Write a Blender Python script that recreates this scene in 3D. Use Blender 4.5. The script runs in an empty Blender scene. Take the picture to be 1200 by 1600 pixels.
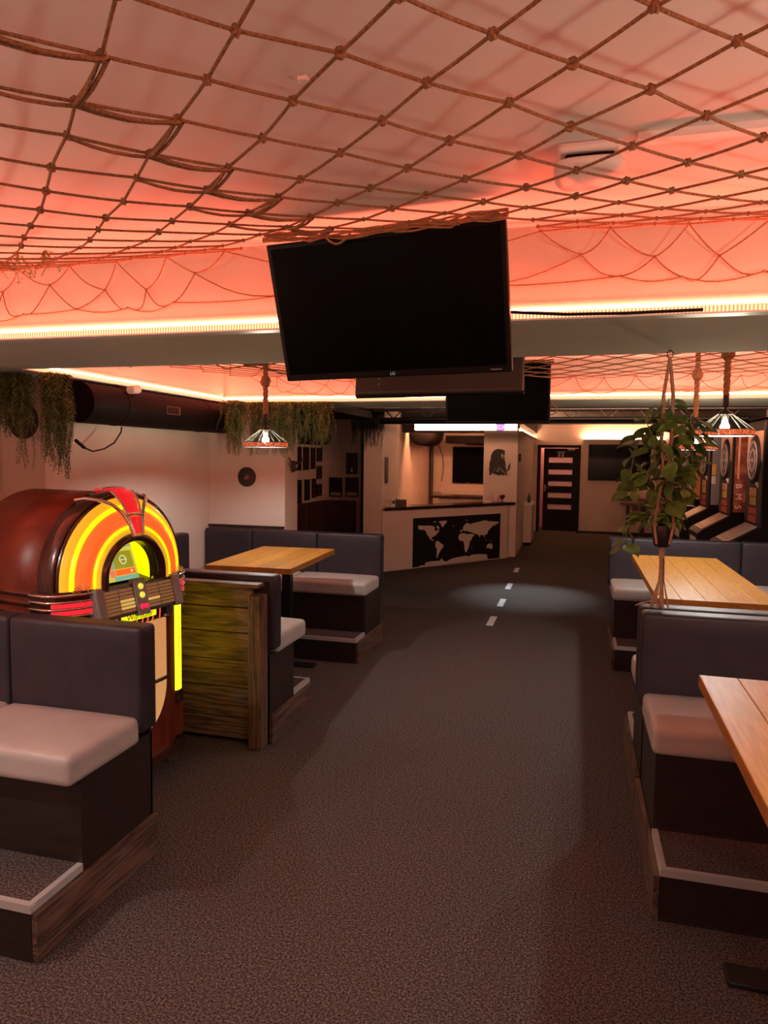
import bpy, bmesh, math, random
from mathutils import Matrix, Vector
random.seed(7)
C = bpy.context.scene.collection
PI = math.pi
sc = bpy.context.scene
# ------------------------------------------------------------------ camera
CAM_H, YAW, PITCH, ROLL = 1.70, 0.262584, 0.077087, math.radians(0.7)
fw = Vector((-math.sin(YAW)*math.cos(PITCH), math.cos(YAW)*math.cos(PITCH), -math.sin(PITCH)))
r0 = Vector((math.cos(YAW), math.sin(YAW), 0)); d0 = fw.cross(r0)
rr = math.cos(ROLL)*r0 - math.sin(ROLL)*d0
dd = math.sin(ROLL)*r0 + math.cos(ROLL)*d0
cam_data = bpy.data.cameras.new('camera'); cam = bpy.data.objects.new('camera', cam_data); C.objects.link(cam)
cam.matrix_world = Matrix(((rr.x, -dd.x, -fw.x, 0), (rr.y, -dd.y, -fw.y, 0), (rr.z, -dd.z, -fw.z, CAM_H), (0, 0, 0, 1)))
cam_data.sensor_fit = 'VERTICAL'; cam_data.sensor_height = 36.0; cam_data.lens = 36.0*1109.0/1600.0
cam_data.clip_start = 0.05; cam_data.clip_end = 100
sc.camera = cam
# ------------------------------------------------------------------ world, exposure
w = bpy.data.worlds.new('world'); sc.world = w; w.use_nodes = True
w.node_tree.nodes['Background'].inputs[0].default_value = (0.02, 0.012, 0.01, 1)
w.node_tree.nodes['Background'].inputs[1].default_value = 1.0
sc.view_settings.view_transform = 'Standard'; sc.view_settings.look = 'None'
sc.view_settings.gamma = 1.0; sc.view_settings.use_curve_mapping = False
sc.view_settings.exposure = 0.0
sc.cycles.use_denoising = True
sc.cycles.max_bounces = 8; sc.cycles.diffuse_bounces = 5; sc.cycles.glossy_bounces = 3
sc.cycles.transmission_bounces = 4; sc.cycles.transparent_max_bounces = 6
sc.cycles.sample_clamp_indirect = 4.0
# light levels (LED coves, pendants, jukebox, spot; some strips and pendants are added, unseen)
LED_COL = (1.0, 0.112, 0.062)
LED_UP = 112.0        # LED tape lying in the coves, facing up
LED_LIP = 1.9        # ribbed diffuser seen from below
BAR_COL = (1.0, 0.40, 0.19)
BULB_L = 1450.0       # pendant bulb radiance
# ------------------------------------------------------------------ materials
MATS = {}
def P(v):
    return (v[0], v[1], v[2], 1.0)
def mat(name, col, rough=0.6, metal=0.0, col2=None, scale=20.0, stretch=None, detail=4.0, lo=0.35, hi=0.65,
        bump=0.0, bscale=None, emit=None, estr=0.0, spec=None, rand=0.0, voronoi=False, coat=0.0, nrough=0.5):
    m = bpy.data.materials.new(name); m.use_nodes = True
    nt = m.node_tree; N = nt.nodes; L = nt.links
    b = N['Principled BSDF']
    b.inputs['Base Color'].default_value = P(col); b.inputs['Roughness'].default_value = rough
    b.inputs['Metallic'].default_value = metal
    if spec is not None: b.inputs['Specular IOR Level'].default_value = spec
    if coat: b.inputs['Coat Weight'].default_value = coat
    if emit is not None:
        b.inputs['Emission Color'].default_value = P(emit); b.inputs['Emission Strength'].default_value = estr
    colsock = None; fac = None
    if col2 is not None or bump:
        tc = N.new('ShaderNodeTexCoord'); mp = N.new('ShaderNodeMapping')
        L.new(tc.outputs['Object'], mp.inputs[0])
        if stretch: mp.inputs['Scale'].default_value = stretch
        if rand:
            oi = N.new('ShaderNodeObjectInfo'); vm = N.new('ShaderNodeVectorMath'); vm.operation = 'SCALE'
            cx = N.new('ShaderNodeCombineXYZ')
            for i in range(3): L.new(oi.outputs['Random'], cx.inputs[i])
            vm.inputs['Scale'].default_value = 37.0; L.new(cx.outputs[0], vm.inputs[0])
            L.new(vm.outputs[0], mp.inputs['Location'])
        if voronoi:
            t = N.new('ShaderNodeTexVoronoi'); t.inputs['Scale'].default_value = scale; fac = t.outputs['Distance']
        else:
            t = N.new('ShaderNodeTexNoise'); t.inputs['Scale'].default_value = scale; t.inputs['Detail'].default_value = detail; t.inputs['Roughness'].default_value = nrough
            fac = t.outputs['Fac']
        L.new(mp.outputs[0], t.inputs['Vector'])
        if col2 is not None:
            rp = N.new('ShaderNodeValToRGB'); rp.color_ramp.elements[0].position = lo; rp.color_ramp.elements[1].position = hi
            rp.color_ramp.elements[0].color = P(col); rp.color_ramp.elements[1].color = P(col2)
            L.new(fac, rp.inputs[0]); colsock = rp.outputs[0]
        if bump:
            f2 = fac
            if bscale:
                t2 = N.new('ShaderNodeTexNoise'); t2.inputs['Scale'].default_value = bscale; t2.inputs['Detail'].default_value = 3
                L.new(mp.outputs[0], t2.inputs['Vector']); f2 = t2.outputs['Fac']
            bp = N.new('ShaderNodeBump'); bp.inputs['Strength'].default_value = bump; bp.inputs['Distance'].default_value = 0.01
            L.new(f2, bp.inputs['Height']); L.new(bp.outputs[0], b.inputs['Normal'])
    if rand:
        oi = N.new('ShaderNodeObjectInfo'); hs = N.new('ShaderNodeHueSaturation')
        mr = N.new('ShaderNodeMapRange'); mr.inputs['To Min'].default_value = 1-rand; mr.inputs['To Max'].default_value = 1+rand
        L.new(oi.outputs['Random'], mr.inputs['Value']); L.new(mr.outputs[0], hs.inputs['Value'])
        if colsock: L.new(colsock, hs.inputs['Color'])
        else: hs.inputs['Color'].default_value = P(col)
        colsock = hs.outputs[0]
    if colsock: L.new(colsock, b.inputs['Base Color'])
    MATS[name] = m
    return m
def emat(name, col, strength):
    m = bpy.data.materials.new(name); m.use_nodes = True
    nt = m.node_tree; nt.nodes.clear()
    e = nt.nodes.new('ShaderNodeEmission'); o = nt.nodes.new('ShaderNodeOutputMaterial')
    e.inputs[0].default_value = P(col); e.inputs[1].default_value = strength
    nt.links.new(e.outputs[0], o.inputs[0]); MATS[name] = m
    return m
def rib_mat(name, col, strength, axis, pitch=0.0125):
    """diffuser lip in front of single LEDs: brightness ripples with the LED pitch"""
    m = emat(name, col, strength); nt = m.node_tree; N = nt.nodes; L = nt.links
    e = [n for n in N if n.type == 'EMISSION'][0]
    tc = N.new('ShaderNodeTexCoord'); sp = N.new('ShaderNodeSeparateXYZ'); mu = N.new('ShaderNodeMath'); mu.operation = 'MULTIPLY'
    si = N.new('ShaderNodeMath'); si.operation = 'SINE'; mr = N.new('ShaderNodeMapRange')
    L.new(tc.outputs['Object'], sp.inputs[0]); L.new(sp.outputs[axis], mu.inputs[0]); mu.inputs[1].default_value = 2*PI/pitch
    L.new(mu.outputs[0], si.inputs[0]); L.new(si.outputs[0], mr.inputs['Value'])
    mr.inputs['From Min'].default_value = -1; mr.inputs['From Max'].default_value = 1
    mr.inputs['To Min'].default_value = strength*0.45; mr.inputs['To Max'].default_value = strength*1.55
    L.new(mr.outputs[0], e.inputs[1])
    return m
mat('carpet', (0.022, 0.018, 0.017), 0.95, col2=(0.32, 0.26, 0.235), scale=125, detail=8, nrough=0.84, lo=0.46, hi=0.68, spec=0.05)
mat('wall_paint', (0.66, 0.52, 0.44), 0.75, col2=(0.70, 0.56, 0.48), scale=3, bump=0.05, bscale=120, spec=0.2)
mat('ceiling_paint', (0.78, 0.75, 0.72), 0.8, col2=(0.72, 0.69, 0.66), scale=2, bump=0.04, bscale=150, spec=0.2)
mat('soffit_paint', (0.60, 0.58, 0.50), 0.9, col2=(0.55, 0.53, 0.45), scale=2.5, spec=0.08)
mat('dark_wall', (0.018, 0.012, 0.012), 0.8, col2=(0.03, 0.02, 0.018), scale=4)
mat('dark_leather', (0.018, 0.015, 0.021), 0.5, col2=(0.024, 0.020, 0.027), scale=14, bump=0.12, bscale=300, spec=0.45)
mat('light_leather', (0.42, 0.37, 0.34), 0.42, col2=(0.47, 0.42, 0.39), scale=6, bump=0.10, bscale=260, spec=0.5)
mat('brown_leather', (0.06, 0.028, 0.022), 0.5, col2=(0.075, 0.034, 0.027), scale=9, bump=0.1, bscale=280)
mat('laminate', (0.016, 0.010, 0.009), 0.45, col2=(0.024, 0.015, 0.013), scale=6, stretch=(1, 1, 8), spec=0.4)
mat('oak', (0.33, 0.145, 0.022), 0.45, col2=(0.47, 0.225, 0.042), scale=9, stretch=(9, 0.7, 9), detail=6, lo=0.3, hi=0.7, bump=0.04, spec=0.3, rand=0.13)
mat('aluminium', (0.75, 0.73, 0.71), 0.45, 0.6)
mat('chrome', (0.75, 0.72, 0.70), 0.12, 1.0)
mat('tv_screen', (0.0015, 0.0015, 0.0015), 0.2, spec=0.08)
mat('black_plastic', (0.004, 0.0035, 0.0035), 0.45, spec=0.15)
mat('tv_back', (0.050, 0.033, 0.028), 0.5, col2=(0.06, 0.04, 0.034), scale=5)
mat('black_metal', (0.012, 0.012, 0.013), 0.45, 0.3)
mat('duct_black', (0.005, 0.0035, 0.0035), 0.7, col2=(0.008, 0.005, 0.005), scale=6, bump=0.1, spec=0.1)
mat('truss_metal', (0.10, 0.10, 0.10), 0.4, 0.8)
mat('white_plastic', (0.72, 0.70, 0.68), 0.4)
mat('grey_metal', (0.25, 0.25, 0.25), 0.5, 0.6)
mat('jute', (0.30, 0.155, 0.075), 0.9, col2=(0.46, 0.26, 0.13), scale=160, stretch=(1, 1, 1), bump=0.6, spec=0.1)
mat('jute_dark', (0.24, 0.12, 0.06), 0.9, col2=(0.40, 0.21, 0.11), scale=160, bump=0.6, spec=0.1)
mat('cord_beige', (0.42, 0.30, 0.19), 0.9, col2=(0.55, 0.40, 0.26), scale=150, bump=0.5, spec=0.1)
mat('strip_tape', (0.75, 0.74, 0.80), 0.25, col2=(0.35, 0.42, 0.85), scale=14, lo=0.5, hi=0.62, spec=0.6)
mat('leaf', (0.06, 0.14, 0.03), 0.42, col2=(0.19, 0.34, 0.08), scale=16, lo=0.35, hi=0.7, rand=0.35, spec=0.5)
mat('vine', (0.16, 0.20, 0.06), 0.6)
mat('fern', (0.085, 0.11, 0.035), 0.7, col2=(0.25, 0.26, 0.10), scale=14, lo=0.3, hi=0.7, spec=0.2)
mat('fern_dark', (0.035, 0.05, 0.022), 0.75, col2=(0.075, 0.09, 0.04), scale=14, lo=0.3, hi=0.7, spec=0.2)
mat('pot_black', (0.012, 0.012, 0.013), 0.35)
mat('mahogany', (0.105, 0.015, 0.006), 0.38, col2=(0.18, 0.030, 0.011), scale=5, stretch=(4, 1, 1), detail=6, bump=0.02, spec=0.4)
mat('dark_mahogany', (0.035, 0.009, 0.006), 0.25, col2=(0.055, 0.014, 0.008), scale=6, spec=0.6, coat=0.3)
mat('came', (0.09, 0.09, 0.085), 0.6, spec=0.03)
mat('bulb_socket', (0.6, 0.58, 0.55), 0.4)
mat('print_dark', (0.012, 0.007, 0.006), 0.5, col2=(0.10, 0.05, 0.04), scale=16, detail=5, lo=0.42, hi=0.7, rand=0.2)
mat('print_disc', (0.02, 0.01, 0.008), 0.35, col2=(0.30, 0.13, 0.09), scale=22, detail=6, lo=0.42, hi=0.66)
mat('paper', (0.55, 0.50, 0.45), 0.8)
mat('frame_dark', (0.014, 0.008, 0.007), 0.4)
mat('map_black', (0.006, 0.005, 0.005), 0.5)
mat('worktop', (0.020, 0.008, 0.007), 0.25, col2=(0.04, 0.016, 0.012), scale=8, spec=0.5)
mat('decal_black', (0.012, 0.008, 0.007), 0.6, col2=(0.03, 0.02, 0.015), scale=60)
mat('decal_light', (0.62, 0.56, 0.52), 0.6)
mat('door_dark', (0.007, 0.0035, 0.003), 0.5, col2=(0.011, 0.006, 0.005), scale=5, stretch=(8, 1, 1), spec=0.15)
mat('shelf_red', (0.16, 0.03, 0.02), 0.35)
mat('stone_cream', (0.60, 0.52, 0.45), 0.6)
mat('horn', (0.05, 0.025, 0.018), 0.5)
mat('art_brown', (0.13, 0.025, 0.02), 0.4, col2=(0.35, 0.14, 0.08), scale=7, lo=0.45, hi=0.7)
mat('art_orange', (0.75, 0.20, 0.08), 0.4, col2=(0.80, 0.42, 0.12), scale=3)
mat('art_cream', (0.72, 0.42, 0.26), 0.4, col2=(0.60, 0.30, 0.17), scale=6)
mat('art_white', (0.72, 0.68, 0.66), 0.4)
mat('art_grey', (0.20, 0.21, 0.25), 0.4)
mat('art_yellow', (0.70, 0.42, 0.10), 0.4)
mat('art_red', (0.42, 0.025, 0.03), 0.4, col2=(0.55, 0.10, 0.08), scale=30)
mat('art_blue', (0.02, 0.06, 0.40), 0.35)
mat('board_dark', (0.012, 0.012, 0.014), 0.6)
mat('board_grey', (0.20, 0.16, 0.19), 0.6)
mat('board_wire', (0.55, 0.50, 0.52), 0.4)
mat('console_top', (0.60, 0.42, 0.33), 0.3, col2=(0.45, 0.30, 0.23), scale=8)
mat('glass_clear', (0.75, 0.55, 0.48), 0.15)
mat('heart_red', (0.12, 0.02, 0.02), 0.5)
mat('book_dark', (0.06, 0.04, 0.02), 0.6)
mat('jewel_red', (0.75, 0.02, 0.02), 0.2, emit=(1.0, 0.02, 0.03), estr=0.55)
mat('band_red', (0.80, 0.03, 0.03), 0.25, emit=(1.0, 0.03, 0.05), estr=0.65)
mat('tube_yellow', (0.85, 0.50, 0.05), 0.22, emit=(1.0, 0.52, 0.02), estr=0.62, spec=0.6)
mat('tube_yellow_bright', (0.9, 0.75, 0.03), 0.25, emit=(1.0, 0.86, 0.0), estr=1.15)
mat('tube_orange', (0.85, 0.16, 0.03), 0.22, emit=(1.0, 0.13, 0.02), estr=0.85, spec=0.6)
mat('col_yellow', (0.9, 0.75, 0.02), 0.3, emit=(1.0, 0.86, 0.01), estr=3.0)
mat('grille_cream', (0.75, 0.42, 0.18), 0.5, emit=(1.0, 0.50, 0.17), estr=0.42, bump=0.1, bscale=200)
mat('title_slat', (0.28, 0.15, 0.06), 0.35, emit=(0.9, 0.5, 0.12), estr=0.10)
mat('title_lit', (0.70, 0.50, 0.20), 0.35, emit=(1.0, 0.72, 0.15), estr=0.45)
mat('btn_yellow', (0.8, 0.75, 0.1), 0.3, emit=(0.85, 0.9, 0.08), estr=0.7)
mat('btn_pink', (0.8, 0.02, 0.08), 0.3, emit=(1.0, 0.02, 0.10), estr=0.6)
mat('sign_yellow', (0.85, 0.85, 0.05), 0.4, emit=(0.95, 0.92, 0.01), estr=1.0)
mat('sign_ink', (0.22, 0.20, 0.02), 0.5)
mat('neon_orange', (0.8, 0.15, 0.04), 0.3, emit=(1.0, 0.16, 0.05), estr=0.7)
mat('scr_bg', (0.3, 0.3, 0.02), 0.3, emit=(0.62, 0.55, 0.07), estr=0.9)
mat('scr_olive', (0.2, 0.2, 0.02), 0.3, emit=(0.30, 0.29, 0.015), estr=0.9)
mat('scr_blue', (0.2, 0.3, 0.6), 0.3, emit=(0.26, 0.36, 0.85), estr=0.9)
mat('scr_grey', (0.2, 0.3, 0.3), 0.3, emit=(0.22, 0.30, 0.26), estr=0.8)
mat('scr_red', (0.5, 0.1, 0.08), 0.3, emit=(0.70, 0.20, 0.10), estr=0.9)
mat('scr_orange', (0.5, 0.1, 0.02), 0.3, emit=(0.85, 0.13, 0.01), estr=1.0)
mat('scr_teal', (0.1, 0.4, 0.3), 0.3, emit=(0.16, 0.42, 0.28), estr=0.9)
mat('scr_text', (0.03, 0.03, 0.01), 0.5)
mat('scr_white', (0.6, 0.6, 0.5), 0.3, emit=(0.75, 0.78, 0.55), estr=0.9)
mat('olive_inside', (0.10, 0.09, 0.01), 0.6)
mat('candle', (0.75, 0.60, 0.52), 0.5)
mat('sky_out', (0.7, 0.4, 0.35), 0.7)
emat('led_up', LED_COL, LED_UP)
emat('led_bar', BAR_COL, 110.0)
emat('led_ledge', BAR_COL, 260.0)
emat('led_far', (1.0, 0.45, 0.28), 420.0)  # tape of the strip added behind the second beam
emat('led_bar_front', (1.0, 0.50, 0.27), 30.0)
emat('bulb_glow', (0.95, 1.0, 0.93), BULB_L)
emat('logo_white', (0.8, 0.8, 0.8), 0.35)
emat('led_violet', (0.40, 0.20, 1.0), 2.5)
rib_mat('lip_x', (1.0, 0.43, 0.20), LED_LIP, 'X')
rib_mat('lip_y', (1.0, 0.43, 0.20), LED_LIP, 'Y')
emat('led_line', (1.0, 0.60, 0.32), 2.2)
def mosaic():
    m = bpy.data.materials.new('mosaic'); m.use_nodes = True; nt = m.node_tree; N = nt.nodes; L = nt.links
    b = N['Principled BSDF']; o = N['Material Output']
    tc = N.new('ShaderNodeTexCoord'); v = N.new('ShaderNodeTexVoronoi'); v.inputs['Scale'].default_value = 130
    rp = N.new('ShaderNodeValToRGB'); L.new(tc.outputs['Object'], v.inputs['Vector'])
    L.new(v.outputs['Color'], rp.inputs[0])
    rp.color_ramp.elements[0].color = (0.55, 0.13, 0.05, 1); rp.color_ramp.elements[1].color = (1.0, 0.92, 0.80, 1)
    e = rp.color_ramp.elements.new(0.5); e.color = (0.78, 0.30, 0.13, 1)
    L.new(rp.outputs[0], b.inputs['Base Color']); b.inputs['Roughness'].default_value = 0.3
    t = N.new('ShaderNodeBsdfTranslucent'); L.new(rp.outputs[0], t.inputs[0])
    mx = N.new('ShaderNodeMixShader'); mx.inputs[0].default_value = 0.6
    L.new(b.outputs[0], mx.inputs[1]); L.new(t.outputs[0], mx.inputs[2]); L.new(mx.outputs[0], o.inputs[0])
    MATS['mosaic'] = m
mosaic()
def smoky():
    m = bpy.data.materials.new('shade_dark'); m.use_nodes = True; nt = m.node_tree; N = nt.nodes; L = nt.links
    b = N['Principled BSDF']; o = N['Material Output']; b.inputs['Base Color'].default_value = (0.0012, 0.001, 0.001, 1); b.inputs['Roughness'].default_value = 0.5; b.inputs['Specular IOR Level'].default_value = 0.01
    t = N.new('ShaderNodeBsdfTransparent'); t.inputs[0].default_value = (0.98, 0.90, 0.80, 1)
    mx = N.new('ShaderNodeMixShader'); mx.inputs[0].default_value = 0.76
    L.new(b.outputs[0], mx.inputs[1]); L.new(t.outputs[0], mx.inputs[2]); L.new(mx.outputs[0], o.inputs[0]); MATS['shade_dark'] = m
smoky()
def frosted():
    m = bpy.data.materials.new('frosted'); m.use_nodes = True; nt = m.node_tree; N = nt.nodes; L = nt.links
    b = N['Principled BSDF']; o = N['Material Output']; b.inputs['Base Color'].default_value = (0.85, 0.74, 0.72, 1); b.inputs['Roughness'].default_value = 0.5
    t = N.new('ShaderNodeBsdfTranslucent'); t.inputs[0].default_value = (0.95, 0.85, 0.84, 1)
    mx = N.new('ShaderNodeMixShader'); mx.inputs[0].default_value = 0.6
    L.new(b.outputs[0], mx.inputs[1]); L.new(t.outputs[0], mx.inputs[2]); L.new(mx.outputs[0], o.inputs[0]); MATS['frosted'] = m
frosted()
def plank_wood(name, stretch, dark, light):
    """brushed softwood: wavy growth lines with knots, raised grain"""
    m = bpy.data.materials.new(name); m.use_nodes = True; nt = m.node_tree; N = nt.nodes; L = nt.links
    b = N['Principled BSDF']; b.inputs['Roughness'].default_value = 0.55; b.inputs['Specular IOR Level'].default_value = 0.4
    tc = N.new('ShaderNodeTexCoord'); mp = N.new('ShaderNodeMapping'); mp.inputs['Scale'].default_value = stretch
    oi = N.new('ShaderNodeObjectInfo'); cx = N.new('ShaderNodeCombineXYZ'); mu = N.new('ShaderNodeMath'); mu.operation = 'MULTIPLY'; mu.inputs[1].default_value = 23.0
    L.new(oi.outputs['Random'], mu.inputs[0])
    for i in range(3): L.new(mu.outputs[0], cx.inputs[i])
    L.new(tc.outputs['Object'], mp.inputs[0]); L.new(cx.outputs[0], mp.inputs['Location'])
    n1 = N.new('ShaderNodeTexNoise'); n1.inputs['Scale'].default_value = 1.6; n1.inputs['Detail'].default_value = 3; L.new(mp.outputs[0], n1.inputs['Vector'])
    m1 = N.new('ShaderNodeMath'); m1.operation = 'MULTIPLY'; m1.inputs[1].default_value = 62.0; L.new(n1.outputs['Fac'], m1.inputs[0])
    si = N.new('ShaderNodeMath'); si.operation = 'SINE'; L.new(m1.outputs[0], si.inputs[0])
    n2 = N.new('ShaderNodeTexNoise'); n2.inputs['Scale'].default_value = 24; n2.inputs['Detail'].default_value = 8; L.new(mp.outputs[0], n2.inputs['Vector'])
    mr = N.new('ShaderNodeMapRange'); mr.inputs['From Min'].default_value = -1; mr.inputs['From Max'].default_value = 1; L.new(si.outputs[0], mr.inputs['Value'])
    mxx = N.new('ShaderNodeMath'); mxx.operation = 'MULTIPLY_ADD'; mxx.inputs[1].default_value = 0.30; L.new(mr.outputs[0], mxx.inputs[0])
    m2 = N.new('ShaderNodeMath'); m2.operation = 'MULTIPLY'; m2.inputs[1].default_value = 0.78; L.new(n2.outputs['Fac'], m2.inputs[0]); L.new(m2.outputs[0], mxx.inputs[2])
    rp = N.new('ShaderNodeValToRGB'); rp.color_ramp.elements[0].position = 0.25; rp.color_ramp.elements[1].position = 0.85
    rp.color_ramp.elements[0].color = P(dark); rp.color_ramp.elements[1].color = P(light); L.new(mxx.outputs[0], rp.inputs[0]); L.new(rp.outputs[0], b.inputs['Base Color'])
    bp = N.new('ShaderNodeBump'); bp.inputs['Strength'].default_value = 0.7; bp.inputs['Distance'].default_value = 0.006; L.new(mxx.outputs[0], bp.inputs['Height']); L.new(bp.outputs[0], b.inputs['Normal'])
    MATS[name] = m
plank_wood('rustic', (0.40, 0.4, 4.5), (0.028, 0.015, 0.008), (0.22, 0.125, 0.07))
plank_wood('rustic_v', (5, 5, 0.45), (0.028, 0.015, 0.008), (0.20, 0.115, 0.065))
plank_wood('rustic_y', (3.5, 0.45, 5), (0.028, 0.015, 0.010), (0.17, 0.10, 0.07))
emat('room_glow', (1.0, 0.42, 0.30), 30.0)
# ------------------------------------------------------------------ mesh building
MW = {}   # world matrix of every parent made here
class MB:
    def __init__(s): s.v = []; s.f = []; s.mi = []; s.sm = []
    def add(s, vs, fs, mi=0, smooth=False):
        n = len(s.v); s.v += [tuple(p) for p in vs]
        for f in fs: s.f.append(tuple(i+n for i in f)); s.mi.append(mi); s.sm.append(smooth)
        return s
    def box(s, x0, y0, z0, x1, y1, z1, mi=0):
        vs = [(x0,y0,z0),(x1,y0,z0),(x1,y1,z0),(x0,y1,z0),(x0,y0,z1),(x1,y0,z1),(x1,y1,z1),(x0,y1,z1)]
        return s.add(vs, [(0,3,2,1),(4,5,6,7),(0,1,5,4),(1,2,6,5),(2,3,7,6),(3,0,4,7)], mi)
    def rbox(s, x0, y0, z0, x1, y1, z1, r=0.02, n=3, bulge=0.0, axis=2, sub=6, mi=0):
        """rounded box; bulge pushes the middle of the +axis face outwards"""
        c = [(x0+x1)/2, (y0+y1)/2, (z0+z1)/2]; h = [abs(x1-x0)/2, abs(y1-y0)/2, abs(z1-z0)/2]
        r = min(r, *[q*0.98 for q in h])
        def cuts(hh):
            a = [-hh + r*(1-math.cos(k*PI/2/n)) for k in range(n+1)]
            i = [-hh + r + (2*hh-2*r)*k/sub for k in range(1, sub)]
            return a + i + [-q for q in reversed(a)]
        g = [cuts(q) for q in h]; idx = {}
        vs = []
        def vert(p):
            k = tuple(round(q, 6) for q in p)
            if k in idx: return idx[k]
            q = [max(-h[i]+r, min(h[i]-r, p[i])) for i in range(3)]
            d = [p[i]-q[i] for i in range(3)]; l = math.sqrt(sum(t*t for t in d)) or 1.0
            o = [q[i]+d[i]/l*r for i in range(3)]
            if bulge:
                a, b2 = [i for i in range(3) if i != axis]
                wgt = max(0, 1-(o[a]/h[a])**4)*max(0, 1-(o[b2]/h[b2])**4)*(1 if (o[axis] > 0) else 0)
                o[axis] += bulge*wgt
            idx[k] = len(vs); vs.append([o[i]+c[i] for i in range(3)]); return idx[k]
        fs = []
        for ax in range(3):
            a, b2 = (ax+1) % 3, (ax+2) % 3
            for sg in (-1, 1):
                for i in range(len(g[a])-1):
                    for j in range(len(g[b2])-1):
                        q = []
                        for (ii, jj) in ((i, j), (i+1, j), (i+1, j+1), (i, j+1)):
                            p = [0, 0, 0]; p[ax] = sg*h[ax]; p[a] = g[a][ii]; p[b2] = g[b2][jj]; q.append(vert(p))
                        if sg < 0: q.reverse()
                        if len(set(q)) >= 3: fs.append(q)
        return s.add(vs, fs, mi, sub >= 4)
    def prism(s, pts, z0, z1, mi=0):
        """polygon in xy, ccw, extruded in z"""
        n = len(pts); vs = [(p[0], p[1], z0) for p in pts]+[(p[0], p[1], z1) for p in pts]
        fs = [tuple(reversed(range(n))), tuple(range(n, 2*n))]+[(i, (i+1) % n, n+(i+1) % n, n+i) for i in range(n)]
        return s.add(vs, fs, mi)
    def extr(s, pts, off, mi=0):
        """any planar 3-D polygon pushed along off"""
        n = len(pts); o = Vector(off); vs = [tuple(p) for p in pts]+[tuple(Vector(p)+o) for p in pts]
        fs = [tuple(reversed(range(n))), tuple(range(n, 2*n))]+[(i, (i+1) % n, n+(i+1) % n, n+i) for i in range(n)]
        return s.add(vs, fs, mi)
    def tube(s, path, rad, n=8, caps=True, mi=0, closed=False):
        path = [Vector(p) for p in path]; m = len(path)
        rs = rad if isinstance(rad, (list, tuple)) else [rad]*m
        rings = []; up = Vector((0, 0, 1)); prev = None
        for i, p in enumerate(path):
            if closed: t = path[(i+1) % m]-path[i-1]
            else: t = path[min(i+1, m-1)]-path[max(i-1, 0)]
            if t.length < 1e-9: t = Vector((0, 0, 1))
            t.normalize()
            if prev is None:
                a = t.cross(up)
                if a.length < 0.1: a = t.cross(Vector((1, 0, 0)))
            else:
                a = prev-t*prev.dot(t)
                if a.length < 1e-4: a = t.cross(up)
            a.normalize(); prev = a; b = t.cross(a)
            rings.append([p+(a*math.cos(2*PI*k/n)+b*math.sin(2*PI*k/n))*rs[i] for k in range(n)])
        vs = [q for r in rings for q in r]; fs = []
        for i in range(m if closed else m-1):
            for k in range(n):
                j = (i+1) % m
                fs.append((i*n+k, i*n+(k+1) % n, j*n+(k+1) % n, j*n+k))
        s.add(vs, fs, mi, True)
        if caps and not closed:
            s.add(rings[0], [tuple(reversed(range(n)))], mi); s.add(rings[-1], [tuple(range(n))], mi)
        return s
    def lathe(s, prof, c=(0, 0, 0), n=24, mi=0, smooth=True, ax='z'):
        """profile [(r, h)] turned about an axis through c"""
        vs = []
        for r, hh in prof:
            for k in range(n):
                a = 2*PI*k/n; p = (r*math.cos(a), r*math.sin(a), hh)
                if ax == 'x': p = (hh, p[0], p[1])
                if ax == 'y': p = (p[0], -hh, p[1])
                vs.append((p[0]+c[0], p[1]+c[1], p[2]+c[2]))
        fs = []
        for i in range(len(prof)-1):
            for k in range(n): fs.append((i*n+k, i*n+(k+1) % n, (i+1)*n+(k+1) % n, (i+1)*n+k))
        s.add(vs, fs, mi, smooth)
        for i, rev in ((0, True), (len(prof)-1, False)):
            if prof[i][0] > 1e-5:
                q = [i*n+k for k in range(n)]
                s.add([vs[j] for j in q], [tuple(reversed(range(n))) if rev else tuple(range(n))], mi)
        return s
    def ball(s, c, r, n=10, m=6, mi=0, sq=(1, 1, 1)):
        prof = [(max(1e-6, math.sin(PI*i/m)), -math.cos(PI*i/m)) for i in range(m+1)]
        t = MB(); t.lathe(prof, n=n)
        return s.add([(p[0]*r*sq[0]+c[0], p[1]*r*sq[1]+c[1], p[2]*r*sq[2]+c[2]) for p in t.v], t.f, mi, True)
    def xf(s, M):
        s.v = [tuple(M @ Vector(p)) for p in s.v]; return s
    def mesh(s, name, mats):
        me = bpy.data.meshes.new(name); me.from_pydata(s.v, [], s.f)
        for k in (mats if isinstance(mats, (list, tuple)) else [mats]): me.materials.append(MATS[k])
        me.polygons.foreach_set('material_index', s.mi); me.polygons.foreach_set('use_smooth', s.sm)
        me.update(); return me
    def build(s, name, mats, parent=None, world=True):
        """one mesh object; coordinates are world ones (world=True) or the parent's own"""
        if parent is not None and world:
            s.xf(MW[parent.name].inverted())
        return link(name, s.mesh(name, mats), parent)
def link(name, me, parent=None, mtx=None):
    o = bpy.data.objects.new(name, me); C.objects.link(o)
    if parent is not None:
        o.parent = parent; MW[o.name] = MW[parent.name] @ (mtx or Matrix())
    else: MW[o.name] = mtx or Matrix()
    if mtx is not None: o.matrix_local = mtx
    return o
def tag(o, label=None, cat=None, group=None, kind=None):
    if label: o['label'] = label
    if cat: o['category'] = cat
    if group: o['group'] = group
    if kind: o['kind'] = kind
    return o
def thing(name, label, cat, loc=(0, 0, 0), rz=0.0, group=None, mtx=None):
    o = bpy.data.objects.new(name, None); C.objects.link(o); o.empty_display_size = 0.1
    M = mtx or (Matrix.Translation(Vector(loc)) @ Matrix.Rotation(rz, 4, 'Z'))
    o.matrix_world = M; MW[o.name] = M
    return tag(o, label, cat, group)
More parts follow.
